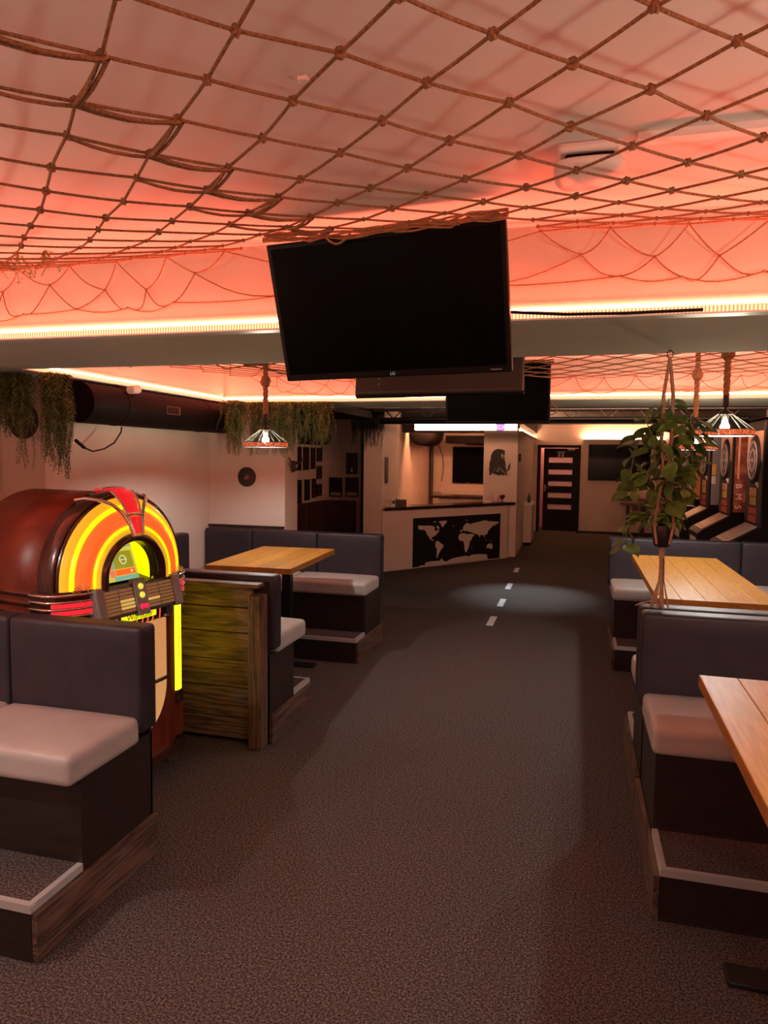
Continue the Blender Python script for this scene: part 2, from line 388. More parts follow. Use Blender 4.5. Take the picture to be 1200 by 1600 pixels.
def copy_tree(o, mtx, label=None):
    def rec(src, par):
        c = src.copy(); C.objects.link(c)
        if par is not None: c.parent = par
        for ch in list(src.children): rec(ch, c)
        return c
    kids = rec(o, None); kids.matrix_world = mtx; MW[kids.name] = mtx
    if label: kids['label'] = label
    return kids
def struct(name, mb, mats, label=None):
    o = mb.build(name, mats); o['kind'] = 'structure'
    if label: o['label'] = label
    return o
def text(name, body, size, matname, parent, M, depth=0.001, shear=0.0, sx=1.0):
    cu = bpy.data.curves.new(name, 'FONT'); cu.body = body; cu.size = size; cu.extrude = depth; cu.align_x = 'CENTER'; cu.align_y = 'CENTER'; cu.shear = shear
    cu.materials.append(MATS[matname])
    o = bpy.data.objects.new(name, cu); C.objects.link(o)
    me = bpy.data.meshes.new_from_object(o.evaluated_get(bpy.context.evaluated_depsgraph_get()))
    bpy.data.objects.remove(o); me.name = name
    o = bpy.data.objects.new(name, me); C.objects.link(o); o.parent = parent
    o.matrix_local = M @ Matrix.Diagonal((sx, 1, 1, 1)); return o
# ------------------------------------------------------------------ the setting
ZC, ZS = 2.55, 2.20
XL, XR = -3.45, 2.45
struct('floor', MB().box(-5.2, -2.6, -0.05, 3.0, 18.6, 0.0), 'carpet', 'dark grey speckled carpet floor')
struct('ceiling', MB().box(-5.2, -2.6, ZC, 3.0, 18.6, ZC+0.06), 'ceiling_paint', 'white painted ceiling glowing salmon pink')
# soffits under the ceiling, one block each
def soffit(n, x0, y0, x1, y1, z=ZS, m='soffit_paint', label=None):
    return struct('trim_%d' % n, MB().box(x0, y0, z, x1, y1, ZC), m, label)
B1, B1b, B2, B2b = 2.72, 3.60, 6.28, 7.02
soffit(1, -3.85, B1, 3.0, B1b, label='wide grey-green ceiling beam crossing behind the large television')
soffit(2, -3.85, B2, 3.0, B2b, label='grey ceiling beam above the far end of the booths')
soffit(3, -3.85, B1b, -3.30, B2, label='narrow ceiling soffit along the left wall')
soffit(4, 2.1, B1b, 3.0, B2, label='ceiling soffit along the right wall')
soffit(5, -3.85, -2.6, -3.45, B1); soffit(6, 2.1, -1.9, 3.0, B1); soffit(7, -3.45, -2.6, 3.0, -1.9)
# walls
struct('wall_left', MB().box(XL-0.5, 4.03, 0, XL, 6.28, ZC), 'wall_paint', 'pale wall beside the left booth and jukebox under the black duct')
struct('wall_left_front', MB().box(-3.95, -2.6, 0, -3.80, 4.03, ZC), 'wall_paint')
struct('wall_left_end', MB().box(XL, 6.25, 0, -2.655, 6.56, ZS), 'wall_paint', 'pale partition wall with a round picture')
struct('wall_behind', MB().box(-5.2, -2.75, 0, 3.0, -2.6, ZC), 'wall_paint')
struct('wall_right', MB().box(XR, -2.6, 0, XR+0.12, 17.05, ZC), 'dark_wall', 'dark wall behind the dart machines')
struct('wall_back', MB().box(-1.10, 17.05, 0, -0.872, 17.25, ZC).box(0.105, 17.05, 0, 3.0, 17.25, ZC).box(-0.872, 17.05, 2.03, 0.105, 17.25, ZC),
       'wall_paint', 'pale far wall with the door')
struct('wall_alcove_left', MB().box(-4.12, 6.28, 0, -4.0, 11.0, ZC), 'wall_paint', 'dim alcove wall hung with framed pictures')
struct('wall_alcove_back', MB().box(-4.12, 11.0, 0, -2.75, 11.12, ZC), 'wall_paint', 'dim alcove end wall with pictures and pipes')
struct('wall_bar_post', MB().box(-3.02, 10.05, 0, -2.74, 11.0, ZC), 'wall_paint', 'pale pillar at the left end of the bar')
struct('wall_bar_left', MB().box(-3.15, 11.12, 0, -3.03, 15.0, ZC), 'wall_paint')
struct('wall_bar_back', MB().box(-3.15, 15.0, 0, -1.10, 15.12, ZC), 'wall_paint')
struct('wall_bar_pillar', MB().box(-1.55, 12.40, 0, -0.97, 12.75, ZC), 'wall_paint', 'pale pillar with black silhouette of long hair beside bar')
struct('wall_corridor', MB().box(-1.10, 12.75, 0, -0.97, 17.05, ZC), 'wall_paint')
# bulkhead over the bar
struct('trim_8', MB().box(-3.02, 12.36, 2.30, -0.97, 12.75, ZC).box(-0.97, 12.36, 2.30, -0.90, 17.05, ZC).box(-3.02, 12.42, 2.15, -0.97, 12.75, 2.30),
       'dark_wall', 'dark bulkhead above the bar opening')
struct('baseboard_back', MB().box(0.11, 17.03, 0, 2.45, 17.05, 0.05), 'dark_wall')
# black painted ceiling over the far part of the room
struct('trim_9', MB().box(-4.0, B2b, 2.50, XR, 12.36, ZC-0.002), 'dark_wall', 'dark ceiling above the stage truss')
# lit room glimpsed behind the door
struct('wall_behind_door', MB().box(-1.6, 18.2, 0, 1.0, 18.3, ZC), 'sky_out')
# ------------------------------------------------------------------ LED coves
def cove(label, p0, p1, inward, lip='lip_x', cat='light strip'):
    """ledge with an upward LED tape behind a ribbed diffuser lip; inward = unit vector into the coffer"""
    a, b, i = Vector(p0), Vector(p1), Vector(inward)
    t = thing('led_strip', label, cat, ((a+b)/2)[:])
    def slab(o0, o1, z0, z1):
        q = [a+i*o0, b+i*o0, b+i*o1, a+i*o1]
        m = MB(); n = (q[1]-q[0]).cross(q[3]-q[0]).z
        if n < 0: q.reverse()
        return m.prism([(p.x, p.y) for p in q], z0, z1)
    z = a.z
    slab(0.0, 0.062, z+0.0, z+0.006).build('ledge', 'white_plastic', t)
    slab(0.052, 0.058, z+0.006, z+0.028).build('diffuser', lip, t)
    slab(0.046, 0.062, z+0.028, z+0.033).build('top_line', 'led_line', t)
    # tape faces up and into the coffer
    c0, c1 = a+i*0.022+Vector((0, 0, 0.050)), b+i*0.022+Vector((0, 0, 0.050))
    e0, e1 = a+i*0.036+Vector((0, 0, 0.031)), b+i*0.036+Vector((0, 0, 0.031))
    m = MB(); q = [c0, c1, e1, e0]
    nn = (q[1]-q[0]).cross(q[3]-q[0])
    if nn.z < 0: q.reverse()
    m.add(q, [(0, 1, 2, 3)]); m.build('led_tape', 'led_up', t)
    return t
cove('long glowing LED strip on the front edge of the wide near beam', (-3.45, B1, ZS), (2.1, B1, ZS), (0, -1, 0))
cove('glowing LED strip on the beam above the far end of the booths', (-3.30, B2, ZS), (2.1, B2, ZS), (0, -1, 0))
cove('glowing LED strip above the black duct on the left', (-3.30, B1b, ZS), (-3.30, B2-0.066, ZS), (1, 0, 0), 'lip_y')
cove('LED strip along the right soffit over the far booth', (2.1, B1b, ZS), (2.1, B2-0.066, ZS), (-1, 0, 0), 'lip_y')  # added out of view for more light in the far bay
cove('LED strip on the left soffit of the near ceiling bay', (-3.45, -1.83, ZS), (-3.45, B1-0.066, ZS), (1, 0, 0), 'lip_y')
cove('LED strip on the right soffit of the near ceiling bay', (2.1, -1.83, ZS), (2.1, B1-0.066, ZS), (-1, 0, 0), 'lip_y')
cove('LED strip behind the camera closing the near ceiling bay', (-3.45, -1.9, ZS), (2.1, -1.9, ZS), (0, 1, 0))
t = cove('LED strip on the far side of the second beam washing the bar', (-0.9, B2b, ZS), (2.1, B2b, ZS), (0, 1, 0))  # added strip, hidden by the beam, brightens counter and far walls
[c for c in t.children if c.name.startswith('led_tape')][0].data.materials[0] = MATS['led_far']
[c for c in t.children if c.name.startswith('led_tape')][0].data.transform(Matrix.Translation((0, 0.016, 0.012)))
# bar light: two glowing tubes under the bulkhead, a short violet piece between
t = thing('bar_light', 'double bright LED tube above the bar opening with short violet piece', 'light strip', (-1.9, 12.38, 2.2))
for z in (2.185, 2.245):
    MB().box(-2.72, 12.10, z, -1.32, 12.135, z+0.035).build('tube', 'led_bar_front', t)
    MB().box(-1.32, 12.10, z, -1.17, 12.135, z+0.035).build('violet_tube', 'led_violet', t)
    MB().box(-1.17, 12.10, z, -0.97, 12.135, z+0.035).build('tube', 'led_bar_front', t)
MB().box(-2.72, 12.138, 2.17, -0.97, 12.175, 2.298).box(-2.72, 12.175, 2.27, -0.97, 12.415, 2.298).build('rail', 'white_plastic', t)
t = thing('corridor_light', 'LED tube along the bulkhead edge leading back to the door', 'light strip', (-0.94, 14.7, 2.2))
MB().box(-0.968, 12.5, 2.19, -0.945, 17.04, 2.215).build('tube', 'led_bar_front', t)
MB().box(-0.968, 12.5, 2.16, -0.90, 17.04, 2.185).build('rail', 'white_plastic', t)
t = thing('wall_light_ledge', 'wall ledge with glowing LED line above the far wall television', 'light ledge', (0.75, 16.98, 2.17))
MB().box(0.16, 16.93, 2.15, 1.9, 17.05, 2.165).build('ledge', 'white_plastic', t)
MB().box(0.16, 16.935, 2.166, 1.9, 16.96, 2.19).build('tube', 'led_bar_front', t)
MB().add([(0.16, 16.975, 2.168), (1.9, 16.975, 2.168), (1.9, 17.01, 2.168), (0.16, 17.01, 2.168)], [(0, 1, 2, 3)]).build('led_tape', 'led_ledge', t)
t = thing('back_room_light', 'glowing lamp tube in the room behind the door', 'light strip', (-0.4, 17.9, 2.3))
MB().tube([(-1.2, 17.9, 2.3), (0.6, 17.9, 2.3)], 0.03, 10).build('tube', 'room_glow', t)
MB().box(-1.2, 17.87, 2.34, 0.6, 17.93, 2.549).build('housing', 'white_plastic', t)
# LED tape inside the bar, on top of the bulkhead's back
t = thing('bar_inner_light', 'LED tube lighting the inside of the bar from behind the bulkhead', 'light strip', (-2.0, 12.8, 2.3))
MB().box(-2.9, 12.76, 2.24, -1.15, 12.80, 2.28).build('tube', 'led_bar', t)
MB().box(-2.9, 12.75, 2.285, -1.15, 12.82, 2.30).build('rail', 'white_plastic', t)
# ceiling spot over the aisle that throws the cool pool on the carpet
t = thing('spot_lamp', 'small ceiling spotlight above the aisle behind the truss', 'spotlight', (-0.55, 9.6, 2.5))
MB().lathe([(0.05, -0.12), (0.055, -0.10), (0.05, 0.0), (0.02, 0.02)], (-0.55, 9.6, 2.40), 16).build('housing', 'black_metal', t)
MB().tube([(-0.55, 9.6, 2.42), (-0.55, 9.6, 2.499)], 0.012).build('bracket', 'black_metal', t)
ld = bpy.data.lights.new('spot_beam', 'SPOT'); ld.energy = 230; ld.color = (0.80, 0.95, 1.0); ld.spot_size = math.radians(48); ld.spot_blend = 0.9; ld.shadow_soft_size = 0.04
lo = bpy.data.objects.new('spot_beam', ld); C.objects.link(lo); lo.parent = t; lo.location = (0, 0, -0.26); lo.rotation_euler = (math.radians(-17), 0, 0)
# ------------------------------------------------------------------ door
d = bpy.data.objects.new('door_1', None); C.objects.link(d); d.location = (-0.38, 17.05, 0); MW['door_1'] = Matrix.Translation((-0.38, 17.05, 0))
d['kind'] = 'structure'; d['label'] = 'dark brown door with five pale glass strips standing ajar'
MB().box(-0.872, 17.02, 0, -0.80, 17.20, 2.03).box(0.05, 17.02, 0, 0.105, 17.20, 2.03).box(-0.80, 17.02, 1.965, 0.05, 17.20, 2.03).build('door_frame', 'door_dark', d)
leafM = Matrix.Translation((0.05, 17.06, 0)) @ Matrix.Rotation(math.radians(-4), 4, 'Z')
def leafbox(x0, y0, z0, x1, y1, z1): return MB().box(x0, y0, z0, x1, y1, z1).xf(leafM)
holes = [(1.62, 1.745), (1.345, 1.462), (1.075, 1.19), (0.80, 0.92), (0.53, 0.645)]
lf = MB(); X0, X1, H0, H1 = -0.775, 0.0, -0.665, -0.125
lf.box(X0, -0.02, 0.03, H0, 0.02, 1.955); lf.box(H1, -0.02, 0.03, X1, 0.02, 1.955)
zz = [0.03]+[v for h in reversed(holes) for v in h]+[1.955]
for k in range(0, len(zz), 2): lf.box(H0, -0.02, zz[k], H1, 0.02, zz[k+1])
leaf = lf.xf(leafM).build('door_leaf', 'door_dark', d)
for z0, z1 in holes:
    o = leafbox(H0, -0.006, z0, H1, 0.006, z1).build('glass_strip', 'frosted', d)
hd = MB().tube([(-0.735, -0.02, 1.03), (-0.735, -0.06, 1.03), (-0.64, -0.06, 1.03)], 0.010).xf(leafM).build('door_handle', 'grey_metal', d)
leafbox(-0.755, -0.024, 0.95, -0.715, -0.02, 1.10).build('lock_plate', 'grey_metal', d)
leafbox(-0.24, -0.05, 1.905, -0.08, -0.02, 1.945).build('door_closer', 'grey_metal', d)
leafbox(-0.47, -0.023, 1.845, -0.30, -0.02, 1.885).build('sign_plate', 'grey_metal', d)
pic = MB()
for cx in (-0.435, -0.345):
    pic.lathe([(0.016, 0), (0.016, 0.003)], (cx, -0.02, 1.825), 10, ax='y')
    pic.box(cx-0.018, -0.024, 1.765, cx+0.018, -0.021, 1.806)
    pic.box(cx-0.014, -0.024, 1.715, cx-0.003, -0.021, 1.767); pic.box(cx+0.003, -0.024, 1.715, cx+0.014, -0.021, 1.767)
pic.box(-0.393, -0.024, 1.715, -0.387, -0.021, 1.84)
pic.xf(leafM).build('pictogram', 'stone_cream', d)
# ------------------------------------------------------------------ booth benches
def bench(label, xa, xb, yb, face, foot=0.71, base=0.45, seat=0.53, back_seams=(), seat_seams=(), group='booth benches', plank_end=True, foot_end=None):
    """xa: aisle end, xb: wall end; yb: back plane; face -1 looks to the camera, +1 away"""
    f = face; sx = 1 if xb > xa else -1                      # direction from the aisle to the wall
    t = thing('booth_bench', label, 'bench', (xa, yb, 0), group=group)
    def bx(x0, x1, d0, d1, z0, z1):
        xs = sorted((xa+sx*x0, xa+sx*x1)); ys = sorted((yb+f*d0, yb+f*d1)); return xs[0], ys[0], z0, xs[1], ys[1], z1
    Ln = abs(xb-xa)
    MB().box(*bx(0.02, Ln, 0.012, base, 0.0, 0.515)).build('base', 'laminate', t)
    MB().box(*bx(0.0, 0.02, 0.0, base, 0.0, 0.53)).build('end_panel', 'laminate', t)
    MB().box(*bx(0.0, Ln, 0.0, 0.012, 0.0, 0.97)).build('back_board', 'laminate', t)
    fr = MB().box(*bx(0.0, Ln, base, foot-0.004, 0.0, 0.192)).build('footrest', 'laminate', t)
    MB().box(*bx(0.02, Ln, base, foot-0.022, 0.192, 0.200)).build('carpet', 'carpet', fr)
    e1 = MB().box(*bx(0.0, Ln, foot-0.022, foot, 0.198, 0.203)); e1.box(*bx(0.0, Ln, foot-0.003, foot, 0.174, 0.198))
    e1.build('edge_profile', 'aluminium', t)
    e2 = MB().box(*bx(-0.003, 0.02, base, foot-0.022, 0.198, 0.203)); e2.box(*bx(-0.003, 0.0, base, foot-0.0, 0.174, 0.198))
    e2.build('edge_profile', 'aluminium', t)
    if plank_end:
        MB().box(*bx(-0.024, -0.003, 0.0, foot-0.004, 0.004, 0.172)).build('plank', 'rustic_y', t)
    ss = [-0.02]+list(seat_seams)+[Ln]
    for k in range(len(ss)-1):
        b = bx(ss[k]+0.002, ss[k+1]-0.002, 0.10, seat, 0.518, 0.632)
        MB().rbox(*b, r=0.028, bulge=0.012, sub=8).build('seat_cushion', 'light_leather', t)
    ss = [-0.035]+list(back_seams)+[Ln]
    for k in range(len(ss)-1):
        b = bx(ss[k]+0.0015, ss[k+1]-0.0015, 0.004, 0.118, 0.56, 1.003)
        MB().rbox(*b, r=0.022, sub=6).build('back_cushion', 'dark_leather', t)
    return t
bench('charcoal and pink-grey booth bench nearest on the left before the jukebox', -1.70, -3.70, 2.575, -1, back_seams=(0.615, 1.25), seat_seams=(0.615, 1.25))
b2 = bench('booth bench with rustic plank back right beside the jukebox', -1.70, XL+0.02, 3.765, 1, foot=0.66, base=0.38, seat=0.56, back_seams=(0.62, 1.2), seat_seams=(0.62, 1.2))
# plank cladding on its back, boards and corner post
zz = [0.03, 0.155, 0.335, 0.50, 0.665, 0.815, 0.94]
for k in range(6):
    dy = random.uniform(0, 0.008)
    MB().rbox(-3.2, 3.715+dy, zz[k]+0.002, -1.782, 3.757, zz[k+1]-0.002, r=0.006, n=1, sub=1).build('plank', 'rustic', b2)
MB().rbox(-1.780, 3.655, 0.005, -1.700, 3.757, 0.905, r=0.008, n=2, sub=1).build('corner_post', 'rustic_v', b2)
MB().rbox(-3.2, 3.66, 0.945, -1.72, 3.76, 0.968, r=0.006, n=2, sub=1).build('cap_board', 'rustic', b2)
bench('booth bench at the far end of the left booth below the round picture', -1.70, XL+0.02, 6.235, -1, foot=0.76, base=0.50, seat=0.55, back_seams=(0.585, 1.24), seat_seams=(0.72, 1.3))
bench('booth bench nearest on the right half hidden by the near table', 0.35, 1.98, 3.525, -1, foot=0.84, base=0.54, seat=0.57, back_seams=(1.2,), seat_seams=(0.9,))
bench('booth bench back to back behind the near right bench', 0.35, 1.98, 3.545, 1, foot=0.84, base=0.46, seat=0.56, back_seams=(1.0,), seat_seams=(0.9,))
bench('booth bench across the far end of the right booth under the dart machines', 0.35, 1.98, 6.80, -1, foot=0.88, base=0.58, seat=0.60, back_seams=(1.06,), seat_seams=(0.8,))
def wall_bench(label, xw, y0, y1, sx, seams):
    t = thing('wall_bench', label, 'bench', (xw, (y0+y1)/2, 0), group='booth benches')
    def bx(d0, d1, a, b, z0, z1):
        xs = sorted((xw+sx*d0, xw+sx*d1)); return xs[0], a, z0, xs[1], b, z1
    MB().box(*bx(0.0, 0.42, y0+0.28, y1-0.28, 0, 0.515)).build('base', 'laminate', t)
    ss = [y0]+list(seams)+[y1]
    for k in range(len(ss)-1):
        MB().rbox(*bx(0.10, 0.50, ss[k]+0.002, ss[k+1]-0.002, 0.518, 0.632), r=0.028, bulge=0.01).build('seat_cushion', 'light_leather', t)
        MB().rbox(*bx(0.004, 0.118, ss[k]+0.002, ss[k+1]-0.002, 0.56, 1.003), r=0.022).build('back_cushion', 'dark_leather', t)
    return t
wall_bench('dark wall bench along the left wall joining the left booth', XL+0.005, 4.345, 5.675, 1, (5.0,))
wall_bench('wall bench along the right side behind the far right table', 1.98, 4.12, 6.19, -1, (5.15,))
# cap strip on the wall above the corner bench
struct('trim_10', MB().box(XL, 6.225, 1.005, -2.66, 6.25, 1.03), 'laminate')
# ------------------------------------------------------------------ tables
def table(label, x0, x1, y0, y1, ztop, n=5, rz=0.0):
    cx, cy = (x0+x1)/2, (y0+y1)/2; wx, wy = x1-x0, y1-y0
    t = thing('booth_table', label, 'table', (cx, cy, 0), rz, group='oak booth tables')
    sw = wx/n
    for k in range(n):
        a = -wx/2+k*sw
        MB().rbox(a+0.0003, -wy/2, ztop-0.042, a+sw-0.0003, wy/2, ztop, r=0.003, n=1, sub=1).build('stave', 'oak', t, world=False)
    MB().box(-wx/2+0.05, -wy/2+0.12, ztop-0.062, wx/2-0.05, wy/2-0.12, ztop-0.0425).build('subframe', 'black_metal', t, world=False)
    for yy in (-wy/2+0.28, wy/2-0.28):
        MB().box(-0.035, yy-0.035, 0.02, 0.035, yy+0.035, ztop-0.062).build('leg', 'black_metal', t, world=False)
        MB().rbox(-wx/2+0.08, yy-0.05, 0.001, wx/2-0.08, yy+0.05, 0.022, r=0.006, n=1, sub=1).build('foot', 'black_metal', t, world=False)
    return t
table('honey oak table in the left booth beyond the jukebox', -2.53, -1.89, 4.47, 5.57, 0.93, rz=math.radians(3))
table('long golden oak table under two pendant lamps on the right', 0.465, 1.105, 4.20, 6.10, 0.93)
table('orange oak table cut by the right picture edge in front', 0.44, 1.08, 1.10, 2.72, 0.93, rz=math.radians(-0.9))
# ------------------------------------------------------------------ alcove bench
t = thing('alcove_bench', 'dark brown corner bench in the dim picture alcove', 'bench', (-3.8, 9.9, 0))
MB().box(-3.97, 7.4, 0, -3.55, 10.97, 0.45).box(-3.55, 10.5, 0, -3.42, 10.97, 0.45).build('base', 'laminate', t)
for a, b in ((7.4, 8.9), (8.9, 10.3)):
    MB().rbox(-3.88, a+0.004, 0.452, -3.5, b-0.004, 0.55, r=0.03).build('seat_cushion', 'brown_leather', t)
for a, b in ((7.4, 8.8), (8.8, 9.95), (9.95, 10.86)):
    MB().rbox(-3.995, a+0.003, 0.45, -3.88, b-0.003, 0.99, r=0.025).build('back_cushion', 'brown_leather', t)
MB().rbox(-3.99, 10.87, 0.45, -3.42, 10.985, 0.99, r=0.025).build('back_cushion', 'brown_leather', t)
# ------------------------------------------------------------------ jukebox (front looks along local -y)
jk = thing('jukebox', 'arched mahogany jukebox with glowing yellow and orange tubes', 'jukebox', (-2.235, 3.075, 0), math.radians(79.2))
JZ, JR = 1.10, 0.41
def arch_pts(r, z0=JZ, zleg=None, n=28):
    pts = [(r*math.cos(PI*k/n), z0+r*math.sin(PI*k/n)) for k in range(n+1)]
    if zleg is not None: pts = [(r, zleg)]+pts+[(-r, zleg)]
    return pts
def arch(prof, zleg=None, n=28, mi=0, mb=None, z0=JZ, a0=0.0, a1=PI):
    """closed profile [(r, y)] swept round the arch (and down both legs)"""
    mb = mb or MB(); rows = []
    m = len(prof)
    st = []
    if zleg is not None: st.append(('leg', 1))
    st += [('arc', a0+(a1-a0)*k/n) for k in range(n+1)]
    if zleg is not None: st.append(('leg', -1))
    vs = []
    for kind, q in st:
        for r, y in prof:
            if kind == 'leg': vs.append((q*r, y, zleg))
            else: vs.append((r*math.cos(q), y, z0+r*math.sin(q)))
    fs = []
    for i in range(len(st)-1):
        for j in range(m): fs.append((i*m+j, (i+1)*m+j, (i+1)*m+(j+1) % m, i*m+(j+1) % m))
    mb.add(vs, fs, mi, True)
    mb.add(vs[:m], [tuple(range(m))], mi); mb.add(vs[-m:], [tuple(reversed(range(m)))], mi)
    return mb
def bulge_y(r): return -0.165*math.sqrt(max(0.0, 1-(r/0.43)**2))
# cabinet shell: arch swept to the back, open inside so the lit chamber can be seen
sh = MB()
shell_prof = [(0.385, 0.02), (0.385, 0.56), (JR, 0.56), (JR, 0.02)]
arch(shell_prof, 0.14, mb=sh); sh.build('cabinet', 'mahogany', jk, False)
MB().add([(x, 0.555, z) for x, z in arch_pts(0.40, zleg=0.14)], [tuple(range(31))]).build('back_panel', 'dark_mahogany', jk, False)
MB().box(-0.40, 0.02, 0.10, 0.40, 0.56, 0.16).build('cabinet_floor', 'dark_mahogany', jk, False)
# front rims and light tubes, each ring bulging forward
def ring_prof(ra, rb, fat=0.0, back=0.05, n=8):
    pr = []
    for k in range(n+1):
        r = ra+(rb-ra)*k/n
        pr.append((r, bulge_y(r)-fat*math.sin(PI*k/n)))
    pr += [(rb, min(0.06, bulge_y(rb)+back)), (ra, bulge_y(ra)+back)]
    return pr
RB = 1.045
arch(ring_prof(0.400, 0.425, 0.012), RB).build('rim', 'dark_mahogany', jk, False)
arch(ring_prof(0.388, 0.400, 0.006), RB).build('rim', 'dark_mahogany', jk, False)
arch(ring_prof(0.352, 0.388, 0.006), RB).build('light_tube', 'tube_yellow', jk, False)
arch(ring_prof(0.332, 0.352, 0.010), RB).build('light_tube', 'tube_yellow_bright', jk, False)
arch(ring_prof(0.252, 0.332, 0.012), RB).build('light_tube', 'tube_orange', jk, False)
arch(ring_prof(0.240, 0.252, 0.010), RB).build('light_tube', 'tube_yellow_bright', jk, False)
arch(ring_prof(0.212, 0.240, 0.010), RB).build('light_tube', 'tube_yellow', jk, False)
arch(ring_prof(0.172, 0.212, 0.014, back=0.08), RB).build('window_ring', 'dark_mahogany', jk, False)
# chamber behind the window
cp = [(0.172, -0.10), (0.30, 0.30), (0.31, 0.30), (0.182, -0.10)]
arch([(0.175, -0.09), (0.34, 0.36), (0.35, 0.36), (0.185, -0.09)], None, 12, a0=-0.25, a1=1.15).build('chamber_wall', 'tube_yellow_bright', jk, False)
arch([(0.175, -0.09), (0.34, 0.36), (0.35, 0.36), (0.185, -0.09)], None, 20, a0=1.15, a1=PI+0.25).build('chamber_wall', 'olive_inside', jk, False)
MB().extr([(x, 0.37, z) for x, z in arch_pts(0.352, zleg=1.0)], (0, -0.01, 0)).build('chamber_back', 'olive_inside', jk, False)
MB().add([(-0.18, -0.12, 1.055), (0.18, -0.12, 1.055), (0.33, 0.36, 1.075), (-0.33, 0.36, 1.075)], [(0, 1, 2, 3)]).build('chamber_floor', 'olive_inside', jk, False)
# screen leaning back inside the chamber
SM = Matrix.Translation((-0.035, -0.075, 1.062)) @ Matrix.Rotation(math.radians(-20), 4, 'X') @ Matrix.Diagonal((0.92, 1, 0.98, 1))
s0 = MB().rbox(-0.15, 0.0, 0.0, 0.15, 0.02, 0.205, r=0.006, n=1, sub=1).xf(SM).build('screen', 'black_plastic', jk, False)
def scr(name, m, x0, x1, z0, z1, lift=0.0015):
    MB().box(x0, -lift, z0, x1, 0.001, z1).xf(SM).build(name, m, s0, False)
scr('display', 'scr_bg', -0.144, 0.144, 0.008, 0.197)
scr('title_bar', 'scr_grey', -0.144, 0.144, 0.180, 0.197, 0.002)
scr('banner', 'scr_blue', -0.144, 0.045, 0.160, 0.180, 0.002)
scr('panel', 'scr_olive', -0.005, 0.130, 0.070, 0.160, 0.002)
scr('panel_edge', 'scr_teal', -0.020, -0.005, 0.070, 0.160, 0.002)
scr('side_tab', 'scr_red', -0.048, -0.020, 0.072, 0.138, 0.002)
scr('side_tab', 'scr_red', -0.048, -0.014, 0.030, 0.068, 0.002)
scr('button_bar', 'scr_orange', -0.010, 0.130, 0.036, 0.066, 0.002)
scr('button_bar', 'scr_teal', -0.025, 0.140, 0.008, 0.032, 0.002)
for z in (0.142, 0.112, 0.085, 0.076, 0.050, 0.040): scr('text_line', 'scr_text', -0.135, -0.135+random.uniform(0.03, 0.06), z, z+0.004, 0.002)
MB().lathe([(0.020, 0), (0.020, 0.002), (0.0245, 0.002), (0.0245, 0)], (0.062, -0.0015, 0.115), 20, ax='y').box(0.042, -0.003, 0.113, 0.082, -0.002, 0.117).xf(SM).build('emblem', 'scr_white', s0, False)
scr('badge', 'scr_white', 0.098, 0.110, 0.046, 0.058, 0.0025)
# shoulders: chrome grilles with red bands, wrapping the corners
for s in (-1, 1):
    sh = MB()
    for k, z in enumerate((0.93, 0.962, 0.995, 1.028, 1.058)):
        pts = [(s*(0.24+0.205*q), bulge_y(0.24+0.186*q)-0.028+0.012*(q > 0.95), z) for q in [i/8 for i in range(9)]]+[(s*0.447, 0.05, z)]
        sh.tube(pts, 0.0065, 6)
    sh.build('shoulder_grille', 'chrome', jk, False)
    bk = MB(); qs = [i/8 for i in range(9)]
    pr = [(s*(0.24+0.20*q), bulge_y(0.24+0.186*q)-0.016) for q in qs]+[(s*0.441, 0.05)]
    inn = [(s*(0.23+0.19*q), bulge_y(0.23+0.186*q)+0.03) for q in qs]+[(s*0.41, 0.05)]
    poly = pr+list(reversed(inn))
    if s < 0: poly = list(reversed(poly))
    bk.prism(poly, 0.915, 1.072); bk.build('shoulder_block', 'dark_mahogany', jk, False)
    for z in (0.970, 1.003):
        b = MB(); a = [(s*(0.255+0.170*q), bulge_y(0.255+0.16*q)-0.030) for q in qs]; c = [(p[0], p[1]+0.012) for p in a]
        poly = a+list(reversed(c))
        if s < 0: poly = list(reversed(poly))
        b.prism(poly, z-0.001, z+0.021); b.build('red_band', 'band_red', jk, False)
    # fan of chrome rays above
    fan = MB()
    for k in range(11):
        a = PI*k/10; cx = s*0.312
        fan.tube([(cx+0.02*math.cos(a), bulge_y(0.31)-0.03, 1.066+0.012*math.sin(a)), (cx+0.056*math.cos(a), bulge_y(0.31)-0.018, 1.072+0.034*math.sin(a))], 0.0022, 5)
    fan.build('chrome_fan', 'chrome', jk, False)
    # lower pilasters with glowing columns
    MB().lathe([(0.052, 0.40), (0.052, 0.93)], (s*0.372, -0.03, 0), 20).build('light_column', 'col_yellow', jk, False)
    MB().box(s*0.372-0.0015, -0.0845, 0.40, s*0.372+0.0015, -0.0815, 0.93).build('column_seam', 'art_yellow', jk, False)
    rg = MB().lathe([(0.058, 0.33), (0.062, 0.34), (0.058, 0.353), (0.062, 0.365), (0.058, 0.377), (0.062, 0.39), (0.054, 0.402)], (s*0.372, -0.03, 0), 20)
    rg.build('column_base', 'dark_mahogany', jk, False)
    MB().lathe([(0.060, 0.15), (0.060, 0.33)], (s*0.372, -0.03, 0), 20).build('pilaster', 'mahogany', jk, False)
    MB().box(s*0.36-0.045, -0.05, 0.0, s*0.36+0.045, 0.06, 0.10).build('foot', 'tv_back', jk, False)
    MB().box(s*0.36-0.04, 0.42, 0.0, s*0.36+0.04, 0.52, 0.10).build('foot', 'tv_back', jk, False)
    # ribbed bands along the cabinet sides
    for z in (0.955, 1.0, 1.045):
        MB().box(s*0.409, 0.05, z-0.008, s*0.418, 0.55, z+0.008).build('side_band', 'chrome', jk, False)
        g = MB()
        for k in range(40): g.box(s*0.4185, 0.055+k*0.0123, z-0.007, s*0.421, 0.062+k*0.0123, z+0.007)
        g.build('side_rib', 'dark_mahogany', jk, False)
